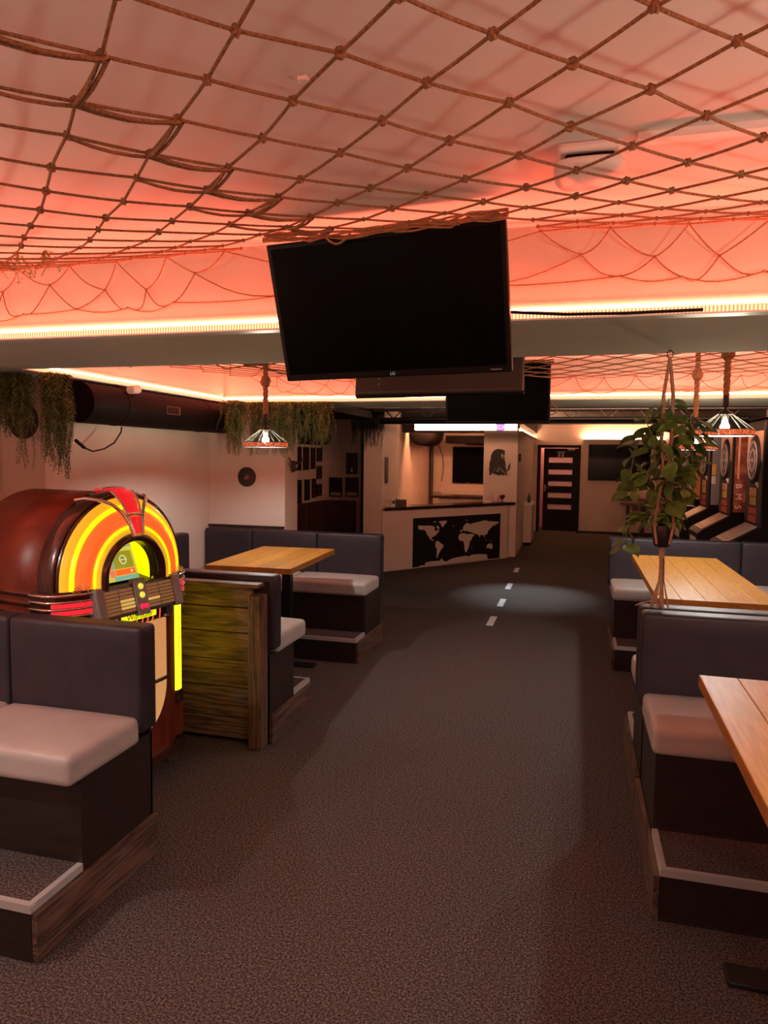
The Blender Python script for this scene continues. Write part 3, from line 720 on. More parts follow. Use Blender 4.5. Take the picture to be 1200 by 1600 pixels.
# lower front
fr = MB(); pts = []
xs = [-0.33+0.66*i/12 for i in range(13)]
front = [(x, -0.055-0.09*math.sqrt(max(0, 1-(x/0.36)**2))) for x in xs]; rear = [(0.33, 0.02), (-0.33, 0.02)]
fr.prism(front+rear, 0.12, 0.93); fr.build('lower_front', 'mahogany', jk, False)
MB().prism([(x*1.22, y-0.015) for x, y in front]+[(0.42, 0.56), (-0.42, 0.56)], 0.085, 0.135).build('plinth', 'dark_mahogany', jk, False)
def fy(x): return -0.055-0.09*math.sqrt(max(0, 1-(x/0.36)**2))
def front_shape(pts, off, thick=0.012):
    """closed outline on the bowed front, lifted by off"""
    m = MB(); n = len(pts)
    A = [(x, fy(x)-off-thick, z) for x, z in pts]; B = [(x, fy(x)-off, z) for x, z in pts]
    cx = sum(p[0] for p in pts)/n; cz = sum(p[1] for p in pts)/n; c = (cx, fy(cx)-off-thick-0.004, cz)
    fs = [(i, (i+1) % n, 2*n) for i in range(n)]+[((i+1) % n, i, n+i, n+(i+1) % n) for i in range(n)]
    m.add(A+B+[c], fs, 0, False); return m
gr = [(0.205, 0.85), (0.205, 0.52)]+[(0.205*math.cos(-PI/2*k/8), 0.52+0.24*math.sin(-PI/2*k/8)) for k in range(1, 9)]
gr += [(-x, z) for x, z in reversed(gr[:-1])]
gr = list(reversed(gr))
front_shape([(x*1.10, 0.555+(z-0.555)*1.055) for x, z in gr], 0.0, 0.006).build('grille_trim', 'dark_mahogany', jk, False)
front_shape(gr, 0.006, 0.014).build('grille_panel', 'grille_cream', jk, False)
gb = MB(); gb.tube([(x, fy(x)-0.028, 0.535) for x in [-0.20+0.4*i/10 for i in range(11)]], 0.010, 8); gb.build('grille_band', 'dark_mahogany', jk, False)
# title strip panel
TM = Matrix.Translation((0, -0.175, 0.992)) @ Matrix.Rotation(math.radians(-14), 4, 'X')
MB().rbox(-0.25, 0.0, -0.075, 0.25, 0.05, 0.075, r=0.006, n=1, sub=1).xf(TM).build('title_panel', 'dark_mahogany', jk, False)
for a, b in ((-0.225, -0.135), (-0.128, -0.042), (0.042, 0.128), (0.135, 0.225)):
    for k in range(7):
        z = -0.058+k*0.0172
        lit = (a, k) in (((-0.128), 1), ((-0.128), 2), ((-0.128), 3), (0.042, 2))
        MB().box(a, -0.004, z, b, 0.0, z+0.0135).xf(TM).build('title_strip', 'title_lit' if lit else 'title_slat', jk, False)
for s in (-1, 1):
    MB().rbox(s*0.252-0.026, -0.02, -0.082, s*0.252+0.026, 0.05, 0.082, r=0.012, n=2, sub=1).xf(TM).build('chrome_post', 'grey_metal', jk, False)
MB().rbox(-0.038, -0.016, -0.085, 0.038, 0.02, 0.095, r=0.005, n=1, sub=1).xf(TM).build('control_plate', 'grey_metal', jk, False)
for (x, z, m, r) in ((0, 0.055, 'btn_yellow', 0.0125), (0, 0.012, 'btn_yellow', 0.0125), (-0.013, -0.045, 'btn_pink', 0.011), (0.014, -0.045, 'btn_pink', 0.011)):
    MB().lathe([(r*1.25, 0), (r*1.25, 0.004), (r, 0.004), (r*0.9, 0.010)], (x, -0.016, z), 14, ax='y').xf(TM).build('button', m, jk, False)
# name plate below
MB().rbox(-0.17, -0.165, 0.866, 0.17, -0.13, 0.939, r=0.006, n=1, sub=1).build('sign_box', 'black_plastic', jk, False)
MB().rbox(-0.115, -0.172, 0.882, 0.115, -0.160, 0.920, r=0.006, n=1, sub=1).build('sign_plate', 'sign_yellow', jk, False)
text('lettering', 'Wurlitzer', 0.040, 'sign_ink', jk, Matrix.Translation((0, -0.1728, 0.901)) @ Matrix.Rotation(PI/2, 4, 'X'), 0.0006, 0.1, 1.1)
for x, z0, z1 in ((-0.145, 0.864, 0.929), (0.142, 0.864, 0.934)):
    MB().tube([(x, -0.168, z1), (x, -0.168, (z0+z1)/2), (x-0.004, -0.168, z0)], 0.0035, 6).build('neon_line', 'neon_orange', jk, False)
for x in (0.02, 0.055, 0.09, -0.02, -0.055, -0.09):
    MB().tube([(x+0.004, -0.168, 0.880), (x, -0.168, 0.866), (x-0.005, -0.166, 0.856)], 0.0035, 6).build('neon_line', 'neon_orange', jk, False)
MB().rbox(0.19, -0.165, 0.859, 0.245, -0.11, 0.919, r=0.008, n=2, sub=1).build('coin_slot', 'chrome', jk, False)
MB().tube([(-0.16+0.32*i/20, -0.158-0.004*(i % 2), 0.932) for i in range(21)], 0.004, 6).build('chrome_trim', 'chrome', jk, False)
# crest at the top of the arch: red jewels in chrome
cr = MB()
for k in range(7):
    a0 = math.radians(100-20*k/6)
for s in (-1, 1):
    a = PI/2-s*0.175
    pts = []
    for q in [i/8 for i in range(9)]:
        r = 0.20+0.23*q; aa = PI/2-s*(0.15+0.05*q+0.26*q**3)
        pts.append((r*math.cos(aa), bulge_y(r)-0.022, JZ+r*math.sin(aa)))
    pts.append((pts[-1][0]+s*0.01, 0.03, pts[-1][2]-0.008))
    cr.tube(pts, 0.010, 8)
pts = [(0.43*math.cos(PI/2+q), -0.0, JZ+0.43*math.sin(PI/2+q)) for q in [-0.17+0.34*i/8 for i in range(9)]]
cr.tube(pts, 0.009, 8)
pts = [(0.20*math.cos(PI/2+q), bulge_y(0.2)-0.02, JZ+0.20*math.sin(PI/2+q)) for q in [-0.18+0.36*i/6 for i in range(7)]]
cr.tube(pts, 0.009, 8)
pts = [(0.305*math.cos(PI/2+q), bulge_y(0.305)-0.03, JZ+0.305*math.sin(PI/2+q)) for q in [-0.16+0.32*i/6 for i in range(7)]]
cr.tube(pts, 0.008, 8)
for s in (-1, 1):
    cr.tube([((0.21+0.21*q)*math.cos(PI/2-s*(0.125+0.035*q)), bulge_y(0.21+0.21*q)-0.028, JZ+(0.21+0.21*q)*math.sin(PI/2-s*(0.125+0.035*q))) for q in [i/6 for i in range(7)]], 0.007, 8)
cr.build('crest_frame', 'chrome', jk, False)
def crest(ra, rb, off, name):
    a = MB(); n = 6; m = 6; vs = []
    for i in range(n+1):
        r = ra+(rb-ra)*i/n; h = 0.115+0.035*(r-0.2)/0.23
        for j in range(m+1):
            aa = PI/2-h+2*h*j/m; vs.append((r*math.cos(aa), bulge_y(r)-off-0.012*math.sin(PI*j/m), JZ+r*math.sin(aa)))
    fs = [(i*(m+1)+j, (i+1)*(m+1)+j, (i+1)*(m+1)+j+1, i*(m+1)+j+1) for i in range(n) for j in range(m)]
    a.add(vs, fs, 0, True); a.build(name, 'jewel_red', jk, False)
crest(0.215, 0.295, 0.022, 'red_jewel'); crest(0.315, 0.425, 0.020, 'red_jewel')
arch([(0.408, -0.01), (0.408, 0.05), (0.432, 0.05), (0.432, -0.01)], None, 8, a0=PI/2-0.16, a1=PI/2+0.16).build('red_jewel', 'jewel_red', jk, False)
# ------------------------------------------------------------------ televisions hung from the ceiling
def tv(label, centre, rz, tilt, wd=0.90, ht=0.52, mount_top=None, back_only=False, logo=None, name='television', group=None, slant=0.0):
    """screen looks along local -y; tilt > 0 leans the screen down"""
    M = Matrix.Translation(centre) @ Matrix.Rotation(rz, 4, 'Z') @ Matrix.Rotation(tilt, 4, 'X') @ Matrix.Rotation(slant, 4, 'Y')
    t = thing(name, label, 'television', mtx=M, group=group)
    MB().rbox(-wd/2, -0.018, -ht/2, wd/2, 0.012, ht/2, r=0.006, n=2, sub=1).build('bezel', 'black_plastic', t, False)
    MB().box(-wd/2+0.018, -0.0195, -ht/2+0.026, wd/2-0.018, -0.0178, ht/2-0.018).build('screen', 'tv_screen', t, False)
    MB().rbox(-wd/2+0.004, 0.0115, -ht/2+0.004, wd/2-0.004, 0.045, ht/2-0.02, r=0.02, n=2, sub=1).build('back_shell', 'tv_back', t, False)
    bs = MB()
    for z in (-0.11, -0.13, -0.17, -0.20): bs.lathe([(0.006, 0), (0.006, 0.004)], (wd/2-0.14, 0.047, z), 8, ax='y')
    bs.build('screw', 'grey_metal', t, False)
    if logo:
        text('logo', logo, 0.016, 'logo_white', t, Matrix.Translation((0, -0.0185, -ht/2+0.013)) @ Matrix.Rotation(PI/2, 4, 'X'), 0.0004)
        MB().box(wd/2-0.075, -0.0188, -ht/2+0.010, wd/2-0.035, -0.018, -ht/2+0.014).build('badge', 'grey_metal', t, False)
    MB().box(-0.11, 0.044, -0.10, 0.11, 0.060, 0.10).build('mount_plate', 'black_metal', t, False)
    if mount_top:
        p = M.inverted() @ Vector(mount_top)
        MB().tube([(0, 0.055, 0), (0.0, 0.10, 0.02), p], 0.02, 8).build('mount_pole', 'black_metal', t, False)
    return t
tv('large black television hanging nearest, draped with net, screen facing camera', (-0.675, 2.525, 2.243), math.radians(-5.0), math.radians(18), wd=0.885, ht=0.505, mount_top=(-0.70, 2.66, 2.549), logo='LG', group='hanging televisions', slant=math.radians(-0.8))
tv('television hung behind the nearest one showing its brown back', (-0.75, 3.93, 2.29), math.radians(180+3), math.radians(14), wd=0.93, ht=0.52, mount_top=(-0.72, 3.82, 2.549), group='hanging televisions', slant=math.radians(1.0))
tv('black television hanging farthest, before the stage truss', (-0.66, 6.08, 2.245), math.radians(-2), math.radians(8), wd=0.88, ht=0.50, mount_top=(-0.66, 6.17, 2.549), group='hanging televisions')
def wall_tv(label, x0, x1, y, z0, z1):
    t = thing('television', label, 'television', ((x0+x1)/2, y, (z0+z1)/2))
    MB().rbox(x0, y-0.05, z0, x1, y-0.002, z1, r=0.008, n=2, sub=1).build('bezel', 'black_plastic', t)
    MB().box(x0+0.015, y-0.052, z0+0.025, x1-0.015, y-0.0495, z1-0.015).build('screen', 'tv_screen', t)
    MB().box(x0+(x1-x0)*0.3, y-0.054, z0+0.008, x0+(x1-x0)*0.3+0.02, y-0.0495, z0+0.014).build('standby_light', 'scr_blue', t)
wall_tv('wall television on the far wall right of the door', 0.275, 1.62, 17.05, 1.225, 2.05)
wall_tv('wall television inside the bar partly behind the pillar', -2.525, -1.45, 15.0, 1.17, 1.935)
# ------------------------------------------------------------------ pendant lamps
def pendant(label, x, y, zr, zk=2.35):
    """zr: lower rim height"""
    M = Matrix.Translation((x, y, zr))
    t = thing('pendant_lamp', label, 'pendant lamp', mtx=M, group='stained glass pendant lamps')
    R, n, hr, hc, rt = 0.165, 16, 0.036, 0.093, 0.040
    top = ZC-zr
    # twisted rope: three strands
    rp = MB(); z0, z1 = 0.245, top; m = int((z1-z0)/0.008)
    for s in range(3):
        rp.tube([(0.0105*math.cos(2*PI*s/3+i*0.42), 0.0105*math.sin(2*PI*s/3+i*0.42), z0+(z1-z0)*i/m) for i in range(m+1)], 0.0105, 6)
    rope = rp.build('rope', 'jute', t, False)
    kn = MB(); kz = zk-zr
    for s in range(5):
        b_ = s*PI/5+0.2; tl = 0.9*math.cos(s*2.3)
        kn.tube([(0.029*(math.cos(a)*math.cos(b_)-math.sin(a)*math.sin(tl)*math.sin(b_)), 0.029*(math.cos(a)*math.sin(b_)+math.sin(a)*math.sin(tl)*math.cos(b_)), kz+0.036*math.sin(a)*math.cos(tl)) for a in [2*PI*i/16 for i in range(16)]], 0.0125, 6, closed=True)
    kn.build('knot', 'jute', t, False)
    MB().lathe([(0.045, top-0.02), (0.05, top-0.012), (0.05, top-0.001)], n=16).build('ceiling_rose', 'white_plastic', t, False)
    MB().lathe([(0.012, 0.17), (0.018, 0.19), (0.018, 0.235), (0.014, 0.25)], n=14).build('cord_grip', 'black_metal', t, False)
    MB().lathe([(0.042, hr+hc), (0.044, hr+hc+0.006), (0.012, hr+hc+0.030), (0.006, 0.175)], n=16).build('cap', 'black_metal', t, False)
    cm = MB()
    for k in range(n):
        a0, a1 = 2*PI*k/n, 2*PI*(k+1)/n
        def pt(r, a, z): return (r*math.cos(a), r*math.sin(a), z)
        g = 0.02
        q = [pt(R, a0+g*0.4, hr), pt(R, a1-g*0.4, hr), pt(rt, a1-g, hr+hc), pt(rt, a0+g, hr+hc)]
        nrm = Vector((math.cos((a0+a1)/2)*0.6, math.sin((a0+a1)/2)*0.6, 0.8))*0.002
        MB().extr(q, nrm).build('glass_panel', 'shade_dark', t, False)
        q = [pt(R, a0+0.012, 0.002), pt(R, a1-0.012, 0.002), pt(R, a1-0.012, hr-0.002), pt(R, a0+0.012, hr-0.002)]
        MB().extr(q, Vector((math.cos((a0+a1)/2), math.sin((a0+a1)/2), 0))*0.002).build('rim_panel', 'mosaic', t, False)
        cm.tube([pt(R+0.001, a0, 0), pt(R+0.001, a0, hr), pt(rt+0.002, a0, hr+hc+0.002)], 0.0018, 5)
    for rr_, zz_ in ((R, 0.0), (R, hr), (rt, hr+hc)):
        cm.tube([pt2 for pt2 in [(rr_*math.cos(2*PI*k/32), rr_*math.sin(2*PI*k/32), zz_) for k in range(32)]], 0.0028, 6, closed=True)
    cm.build('lead_came', 'came', t, False)
    MB().lathe([(0.017, 0.075), (0.020, 0.08), (0.020, hr+hc)], n=14).build('socket', 'bulb_socket', t, False)
    MB().ball((0, 0, 0.052), 0.026, 14, 8).build('bulb', 'bulb_glow', t, False)
    return t
pendant('stained glass pendant lamp over the left booth table before hanging ferns', -2.26, 4.95, 1.765, 2.254)
pendant('stained glass pendant lamp nearer of the two over the right table', 0.865, 4.72, 1.855)
pendant('stained glass pendant lamp farther over right table behind hanging plant', 0.865, 5.85, 1.785)
pendant('stained glass pendant lamp above the near right table outside the picture', 0.95, 1.45, 1.82)
pendant('stained glass pendant lamp behind the camera on the right side', 0.95, -0.7, 1.82)  # added lamp, lifts the neutral light on the near ceiling
pendant('stained glass pendant lamp behind the camera on the left side', -2.4, -0.8, 1.82)  # second lamp added behind the camera for the ceiling light
pendant('stained glass pendant lamp over the nearest left booth outside the picture', -2.5, 1.25, 1.80)  # copy of the visible lamps, added off the left edge for light
# ------------------------------------------------------------------ fishing nets under the ceiling
AX, AY = 0.249, 0.1185
def net_z(x, y, y1):
    """sagging height of the near net"""
    d = max(0.0, (y-1.55)/(y1-1.55))
    return 2.345+0.165*d**1.6+0.012*math.sin(x*2.1+y*1.3)
def rope_path(p, q, rnd, sag=0.0012, n=4):
    a, b = Vector(p), Vector(q); j = Vector((rnd.uniform(-1, 1), rnd.uniform(-1, 1), 0))*0.0015
    return [a.lerp(b, i/n)+(Vector((0, 0, -sag))+j)*math.sin(PI*i/n) for i in range(n+1)]
KNOT = MB()
for s in range(3):
    KNOT.tube([(0.0075*math.cos(a), 0.0075*math.sin(a)*math.cos(s*1.05), 0.0075*math.sin(a)*math.sin(s*1.05)) for a in [2*PI*i/7 for i in range(7)]], 0.0038, 4, closed=True)
KM = KNOT.mesh('knot', 'jute_dark')
def make_net(label, x_of, rows, zf, rad, near_part_y, riser_y, riser_zs, seed, x0, x1, hang=True, seam=False, holes_=()):
    rnd = random.Random(seed)
    t = thing('fishing_net', label, 'net', ((x0+x1)/2, riser_y-1.0, 2.4))
    mesh = MB(); far = MB(); pos = {}
    for j, y in enumerate(rows):
        off = 0.5*(j % 2); i = 0
        k0 = int(math.floor((x0-x_of)/AX)); k1 = int(math.ceil((x1-x_of)/AX))
        for k in range(k0, k1+1):
            x = x_of+(k+off)*AX
            if x < x0 or x > x1: continue
            if any(a <= x <= b and c <= y <= d_ for a, b, c, d_ in holes_): continue
            p = Vector((x+rnd.uniform(-0.012, 0.012), y+rnd.uniform(-0.008, 0.008), 0)); p.z = zf(p.x, p.y)
            pos[(j, k)] = p
    nk = 0
    for (j, k), p in pos.items():
        for dk in ((-1, 0) if j % 2 == 0 else (0, 1)):
            q = pos.get((j+1, k+dk))
            if q is not None:
                (mesh).tube(rope_path(p, q, rnd), rad, 5, caps=False)
        if p.y < near_part_y and nk < 290:
            o = link('knot', KM, t, Matrix.Translation(p-MW[t.name].translation) @ Matrix.Rotation(rnd.uniform(0, 6), 4, 'Z')); nk += 1
        else:
            far.ball(p, rad*2.1, 6, 4)
    if seam:
        # second net laced on along a seam: doubled, slack ropes
        j = 0; k = seam
        path = []
        while (j, k) in pos:
            path.append((j, k))
            k = k+((0 if j % 2 else -1) if (j//1) % 2 == 0 else (1 if j % 2 else 0)); j += 1
        for a, b in zip(path, path[1:]):
            for s in (-1, 1):
                pa, pb = pos[a]+Vector((s*0.009, 0.004, -0.004)), pos[b]+Vector((s*0.006, 0, -0.006))
                mesh.tube(rope_path(pa, pb, rnd, 0.010), rad*1.15, 5, caps=False)
            for dk in (-1, 0):
                q = (a[0]-1, a[1]+(dk if a[0] % 2 == 0 else dk+1))
                if q in pos and dk == -1:
                    mesh.tube(rope_path(pos[a]+Vector((0, 0.006, -0.005)), pos[q]+Vector((0.004, 0.004, -0.004)), rnd, 0.008), rad*1.15, 5, caps=False)
    # slack edge hanging on the riser
    if hang:
        last = len(rows)-1; tops = sorted([p for (j, k), p in pos.items() if j == last], key=lambda p: p.x)
        zt, zm, zb = riser_zs
        mids = [Vector(((a.x+b.x)/2+rnd.uniform(-.03, .03), riser_y+rnd.uniform(-0.012, 0), zm+rnd.uniform(-.03, .03))) for a, b in zip(tops, tops[1:])]
        bots = [Vector(((a.x+b.x)/2+rnd.uniform(-.03, .03), riser_y+rnd.uniform(-0.02, -0.004), zb+rnd.uniform(-.02, .02))) for a, b in zip(mids, mids[1:])]
        def loop(a, b, s):
            j = Vector((rnd.uniform(-.5, .5), 0, -1))*s*rnd.uniform(0.2, 1.6)
            return [a.lerp(b, i/6)+j*math.sin(PI*i/6) for i in range(7)]
        for i, m in enumerate(mids):
            mesh.tube(loop(tops[i], m, 0.015), rad*0.8, 5, caps=False); mesh.tube(loop(tops[i+1], m, 0.015), rad*0.8, 5, caps=False); far.ball(m, rad*1.9, 6, 4)
        for i, b in enumerate(bots):
            mesh.tube(loop(mids[i], b, 0.03), rad*0.8, 5, caps=False); mesh.tube(loop(mids[i+1], b, 0.03), rad*0.8, 5, caps=False); far.ball(b, rad*1.9, 6, 4)
        for a, b in zip(bots, bots[1:]): mesh.tube(loop(a, b, 0.018), rad*0.9, 5, caps=False)
    o = mesh.build('rope_mesh', 'jute_dark', t); o['kind'] = 'stuff'
    if far.v:
        o = far.build('small_knots', 'jute_dark', t); o['kind'] = 'stuff'
    return t, pos
rows1 = [1.269+AY*k for k in range(-6, 0)]+[1.269+AY*k for k in range(0, 8)]
y = rows1[-1]
st = AY
while y < 2.60:
    st *= 0.93; y += max(st, 0.06); rows1.append(y)
n1, pos1 = make_net('jute fishing net sagging below the near ceiling bay', -0.024+AX*0.5*(len([r for r in rows1 if r < 1.26]) % 2), rows1, lambda x, y: net_z(x, y, 2.65), 0.0034, 2.05, 2.70, (2.5, 2.42, 2.33), 3, -3.2, 2.0, seam=-3, holes_=((-1.16, -0.2, 2.34, 2.7),))
# net bundled along the top edge of the near television
gb = MB(); rnd = random.Random(5)
for s in range(7):
    pts = [(-1.13+0.895*i/14, 2.47-0.085*i/14+rnd.uniform(-.012, .012)-0.012, 2.488+0.012*math.sin(i*0.8+s)+rnd.uniform(-.007, .007)-(0.010 if 2 < i < 12 else 0)) for i in range(15)]
    gb.tube(pts, 0.0042, 5)
gb.tube([(-0.88+0.10*i/8, 2.41, 2.475-0.035*math.sin(PI*i/8)) for i in range(9)], 0.004, 6)
gb.build('gathered_edge', 'jute', n1)
rows2 = [3.72+0.235*k for k in range(10)]
y = rows2[-1]
while y < 5.95: y += 0.17; rows2.append(y)
n2, pos2 = make_net('jute fishing net under the ceiling bay over the far booths', 0.1, rows2, lambda x, y: 2.275+0.045*(y-4.0)+0.012*math.sin(x*1.7)+(0.03*max(0, (-1.5-x)) if x < -1.5 else 0), 0.0036, 0, 6.255, (2.45, 2.37, 2.28), 11, -3.1, 2.0, holes_=((-1.27, -0.22, 3.74, 4.12), (-1.14, -0.18, 5.97, 6.3)))
gb = MB()
for s in range(6):
    pts = [(-1.1+0.9*i/12, 6.05+rnd.uniform(-.015, .015), 2.50+0.014*math.sin(i*0.9+s)+rnd.uniform(-.01, .01)) for i in range(13)]
    gb.tube(pts, 0.005, 5)
# slack tangled lines at the left of the far bay
for s in range(9):
    a = Vector((-2.9+s*0.12, 3.75+0.05*s, 2.36-0.01*s)); b = a+Vector((rnd.uniform(0.3, 0.7), rnd.uniform(0.1, 0.5), rnd.uniform(-.10, .06)))
    gb.tube([a.lerp(b, i/8)+Vector((0, 0, -rnd.uniform(0.02, 0.07)*math.sin(PI*i/8))) for i in range(9)], 0.0045, 5)
o = gb.build('gathered_edge', 'jute_dark', n2); o['kind'] = 'stuff'
# ------------------------------------------------------------------ ceiling device and cable trunking
t = thing('ceiling_detector', 'white rounded square device on the ceiling above the net', 'detector', (0.01, 2.11, ZC))
MB().rbox(-0.075, 2.03, ZC-0.026, 0.095, 2.20, ZC-0.0005, r=0.012, n=2, sub=1).build('base_plate', 'white_plastic', t)
MB().rbox(-0.055, 2.05, ZC-0.045, 0.075, 2.18, ZC-0.025, r=0.006, n=1, sub=1).build('gap_ring', 'black_plastic', t)
dm = MB()
prof = [(0.098, 0.0), (0.105, -0.006), (0.103, -0.016), (0.090, -0.030), (0.060, -0.040), (0.0001, -0.043)]
n = 32; vs = []
for r, h in prof:
    for k in range(n):
        a = 2*PI*k/n; e = 1.0/((abs(math.cos(a))**4+abs(math.sin(a))**4)**0.25)
        vs.append((0.01+r*e*math.cos(a)*0.92, 2.115+r*e*math.sin(a)*0.92, ZC-0.044+h))
dm.add(vs, [(i*n+k, i*n+(k+1) % n, (i+1)*n+(k+1) % n, (i+1)*n+k) for i in range(len(prof)-1) for k in range(n)], 0, True)
dm.add(vs[:n], [tuple(range(n))]); dm.build('cover', 'white_plastic', t)
t = thing('cable_trunking', 'white cable trunking running right from the ceiling device', 'trunking', (1.1, 2.0, ZC))
MB().box(0.13, 2.015, ZC-0.018, 2.1, 2.05, ZC-0.0005).build('channel', 'white_plastic', t)
MB().box(0.135, 2.013, ZC-0.0215, 2.1, 2.052, ZC-0.018).build('cover_strip', 'white_plastic', t)
MB().tube([(0.09, 2.06, ZC-0.01), (0.11, 2.045, ZC-0.012), (0.135, 2.035, ZC-0.012)], 0.004, 6).build('cable', 'white_plastic', t)
tag(MB().rbox(-0.63, 1.545, ZC-0.012, -0.605, 1.565, ZC-0.0005, r=0.004, n=1, sub=1).build('ceiling_clip', 'white_plastic'), 'tiny white clip stuck on the ceiling above the net seam', 'clip')
tag(MB().tube([(-0.3, 2.648, 2.235), (-0.2, 2.648, 2.226), (-0.05, 2.648, 2.214), (0.15, 2.648, 2.210), (0.4, 2.648, 2.212)], 0.006, 6).build('black_cable', 'black_plastic'), 'black cable lying along the near LED strip right of the television', 'cable')
# ------------------------------------------------------------------ hanging plant in macrame
PX, PY = 0.395, 3.47
pl = thing('hanging_plant', 'leafy trailing plant hanging in a macrame holder over the right benches', 'hanging plant', (PX, PY, ZS))
MB().tube([(PX+0.013*math.cos(a), PY, ZS-0.022+0.016*math.sin(a)) for a in [2*PI*i/16 for i in range(16)]], 0.0025, 6, closed=True).tube([(PX, PY, ZS-0.008), (PX, PY, ZS-0.0005)], 0.003, 6).build('hook_ring', 'black_metal', pl)
rnd = random.Random(21)
for s in range(4):
    a = PI/4+s*PI/2; ca, sa = math.cos(a), math.sin(a)
    pts = [(PX, PY, ZS-0.036), (PX+0.028*ca, PY+0.028*sa, 2.0), (PX+0.03*ca, PY+0.03*sa, 1.80), (PX+0.012*ca, PY+0.012*sa, 1.62), (PX+0.05*ca, PY+0.05*sa, 1.47), (PX+0.056*ca, PY+0.056*sa, 1.40), (PX+0.040*ca, PY+0.040*sa, 1.325), (PX+0.004*ca, PY+0.004*sa, 1.295)]
    MB().tube(pts, 0.0065, 6).build('cord', 'cord_beige', pl)
    MB().ball((PX+0.055*ca, PY+0.055*sa, 1.41), 0.013, 8, 6).build('knot', 'cord_beige', pl)
MB().tube([(PX, PY, 1.30), (PX, PY, 1.25)], [0.014, 0.012], 8).build('knot', 'cord_beige', pl)
tz = MB()
for s in range(16):
    a = rnd.uniform(0, 2*PI); r = rnd.uniform(0.004, 0.013); e = rnd.uniform(0.012, 0.035)
    tz.tube([(PX+r*math.cos(a), PY+r*math.sin(a)*0.6, 1.255), (PX+r*1.2*math.cos(a), PY+r*1.1*math.sin(a)*0.6, 1.15), (PX+e*math.cos(a), PY+e*0.5*math.sin(a), 1.06), (PX+e*1.3*math.cos(a+0.3), PY+e*0.6*math.sin(a)+0.01, 1.016)], 0.0028, 4)
tz.tube([(PX, PY, 1.09), (PX-0.03, PY, 1.05), (PX-0.08, PY+0.01, 1.035), (PX-0.105, PY+0.012, 1.02)], 0.003, 5)
o = tz.build('tassel', 'cord_beige', pl); o['kind'] = 'stuff'
MB().lathe([(0.030, 1.305), (0.038, 1.315), (0.046, 1.37), (0.048, 1.405), (0.046, 1.408), (0.040, 1.40), (0.0001, 1.398)], (PX, PY, 0), 24).build('pot', 'pot_black', pl)
# leaves: three shared meshes
LM = []
for v in range(3):
    wd, ln = (0.030, 0.038, 0.026)[v], (0.078, 0.085, 0.07)[v]
    m = MB(); n = 6; vs = []
    for i in range(n+1):
        q = i/n; ww = wd*math.sin(PI*min(1, q*0.97+0.03))**0.75*(1.15-0.45*q); z = -0.018*q*q*(1+v)*0.6
        vs += [(-ww, ln*q, z+0.006*(q < .9)), (0, ln*q, z-0.004), (ww, ln*q, z+0.006*(q < .9))]
    fs = []
    for i in range(n): fs += [(3*i, 3*i+1, 3*i+4, 3*i+3), (3*i+1, 3*i+2, 3*i+5, 3*i+4)]
    m.add(vs, fs, 0, True); m.tube([(0, -0.022, 0.004), (0, 0, 0)], 0.0015, 4); LM.append(m.mesh('leaf', 'leaf'))
vines = []
def vine(pts, leaves, spread):
    P_ = [Vector(p) for p in pts]
    MB().tube(P_, 0.0025, 5).build('vine', 'vine', pl)
    for i in range(leaves):
        q = (i+0.5)/leaves*(len(P_)-1); k = min(int(q), len(P_)-2); p = P_[k].lerp(P_[k+1], q-k)
        a = rnd.uniform(0, 2*PI); el = rnd.uniform(-0.9, 0.25)
        off = Vector((math.cos(a), math.sin(a)*0.8, 0))*rnd.uniform(0.01, spread)
        M = Matrix.Translation(p+off-Vector((PX, PY, ZS))) @ Matrix.Rotation(a-PI/2+rnd.uniform(-.5, .5), 4, 'Z') @ Matrix.Rotation(el, 4, 'X') @ Matrix.Rotation(rnd.uniform(-.7, .7), 4, 'Y') @ Matrix.Scale(rnd.uniform(0.75, 1.2), 4)
        link('leaf', rnd.choice(LM), pl, M)
def V(dx, dy, z): return (PX+dx, PY+dy, z)
vine([V(0, 0, 1.42), V(0.03, 0.0, 1.6), V(0.02, 0.02, 1.8), V(0.0, 0.0, 1.98)], 34, 0.07)
vine([V(0, 0, 1.42), V(-0.04, -0.02, 1.62), V(-0.06, -0.03, 1.8), V(-0.10, 0.0, 1.90)], 30, 0.06)
vine([V(0.02, 0, 1.45), V(0.06, 0.03, 1.65), V(0.09, 0.02, 1.78), V(0.10, 0.0, 1.90)], 30, 0.06)
vine([V(0.0, 0.02, 1.75), V(-0.07, 0.03, 1.82), V(-0.13, 0.0, 1.78), V(-0.15, -0.02, 1.64), V(-0.13, -0.02, 1.54)], 20, 0.03)
vine([V(0.0, 0.0, 1.95), V(0.06, -0.02, 1.86), V(0.11, -0.01, 1.74), V(0.12, 0.0, 1.62)], 16, 0.035)
vine([V(0.0, 0.0, 1.72), V(0.02, -0.03, 1.66), V(0.03, -0.03, 1.60), V(0.05, -0.02, 1.54)], 20, 0.06)
vine([V(-0.02, 0, 1.45), V(-0.09, -0.02, 1.66), V(-0.12, -0.03, 1.60), V(-0.11, -0.03, 1.50), V(-0.10, -0.02, 1.42)], 11, 0.03)
vine([V(-0.04, 0, 1.43), V(-0.10, 0.0, 1.46), V(-0.155, -0.01, 1.40), V(-0.16, -0.01, 1.32), V(-0.175, 0.0, 1.27)], 9, 0.012)
vine([V(0, 0, 1.42), V(0.02, -0.03, 1.46), V(0.05, -0.05, 1.46)], 7, 0.03)
vine([V(0, 0, 1.42), V(-0.04, -0.03, 1.46), V(-0.06, -0.05, 1.42)], 8, 0.03)
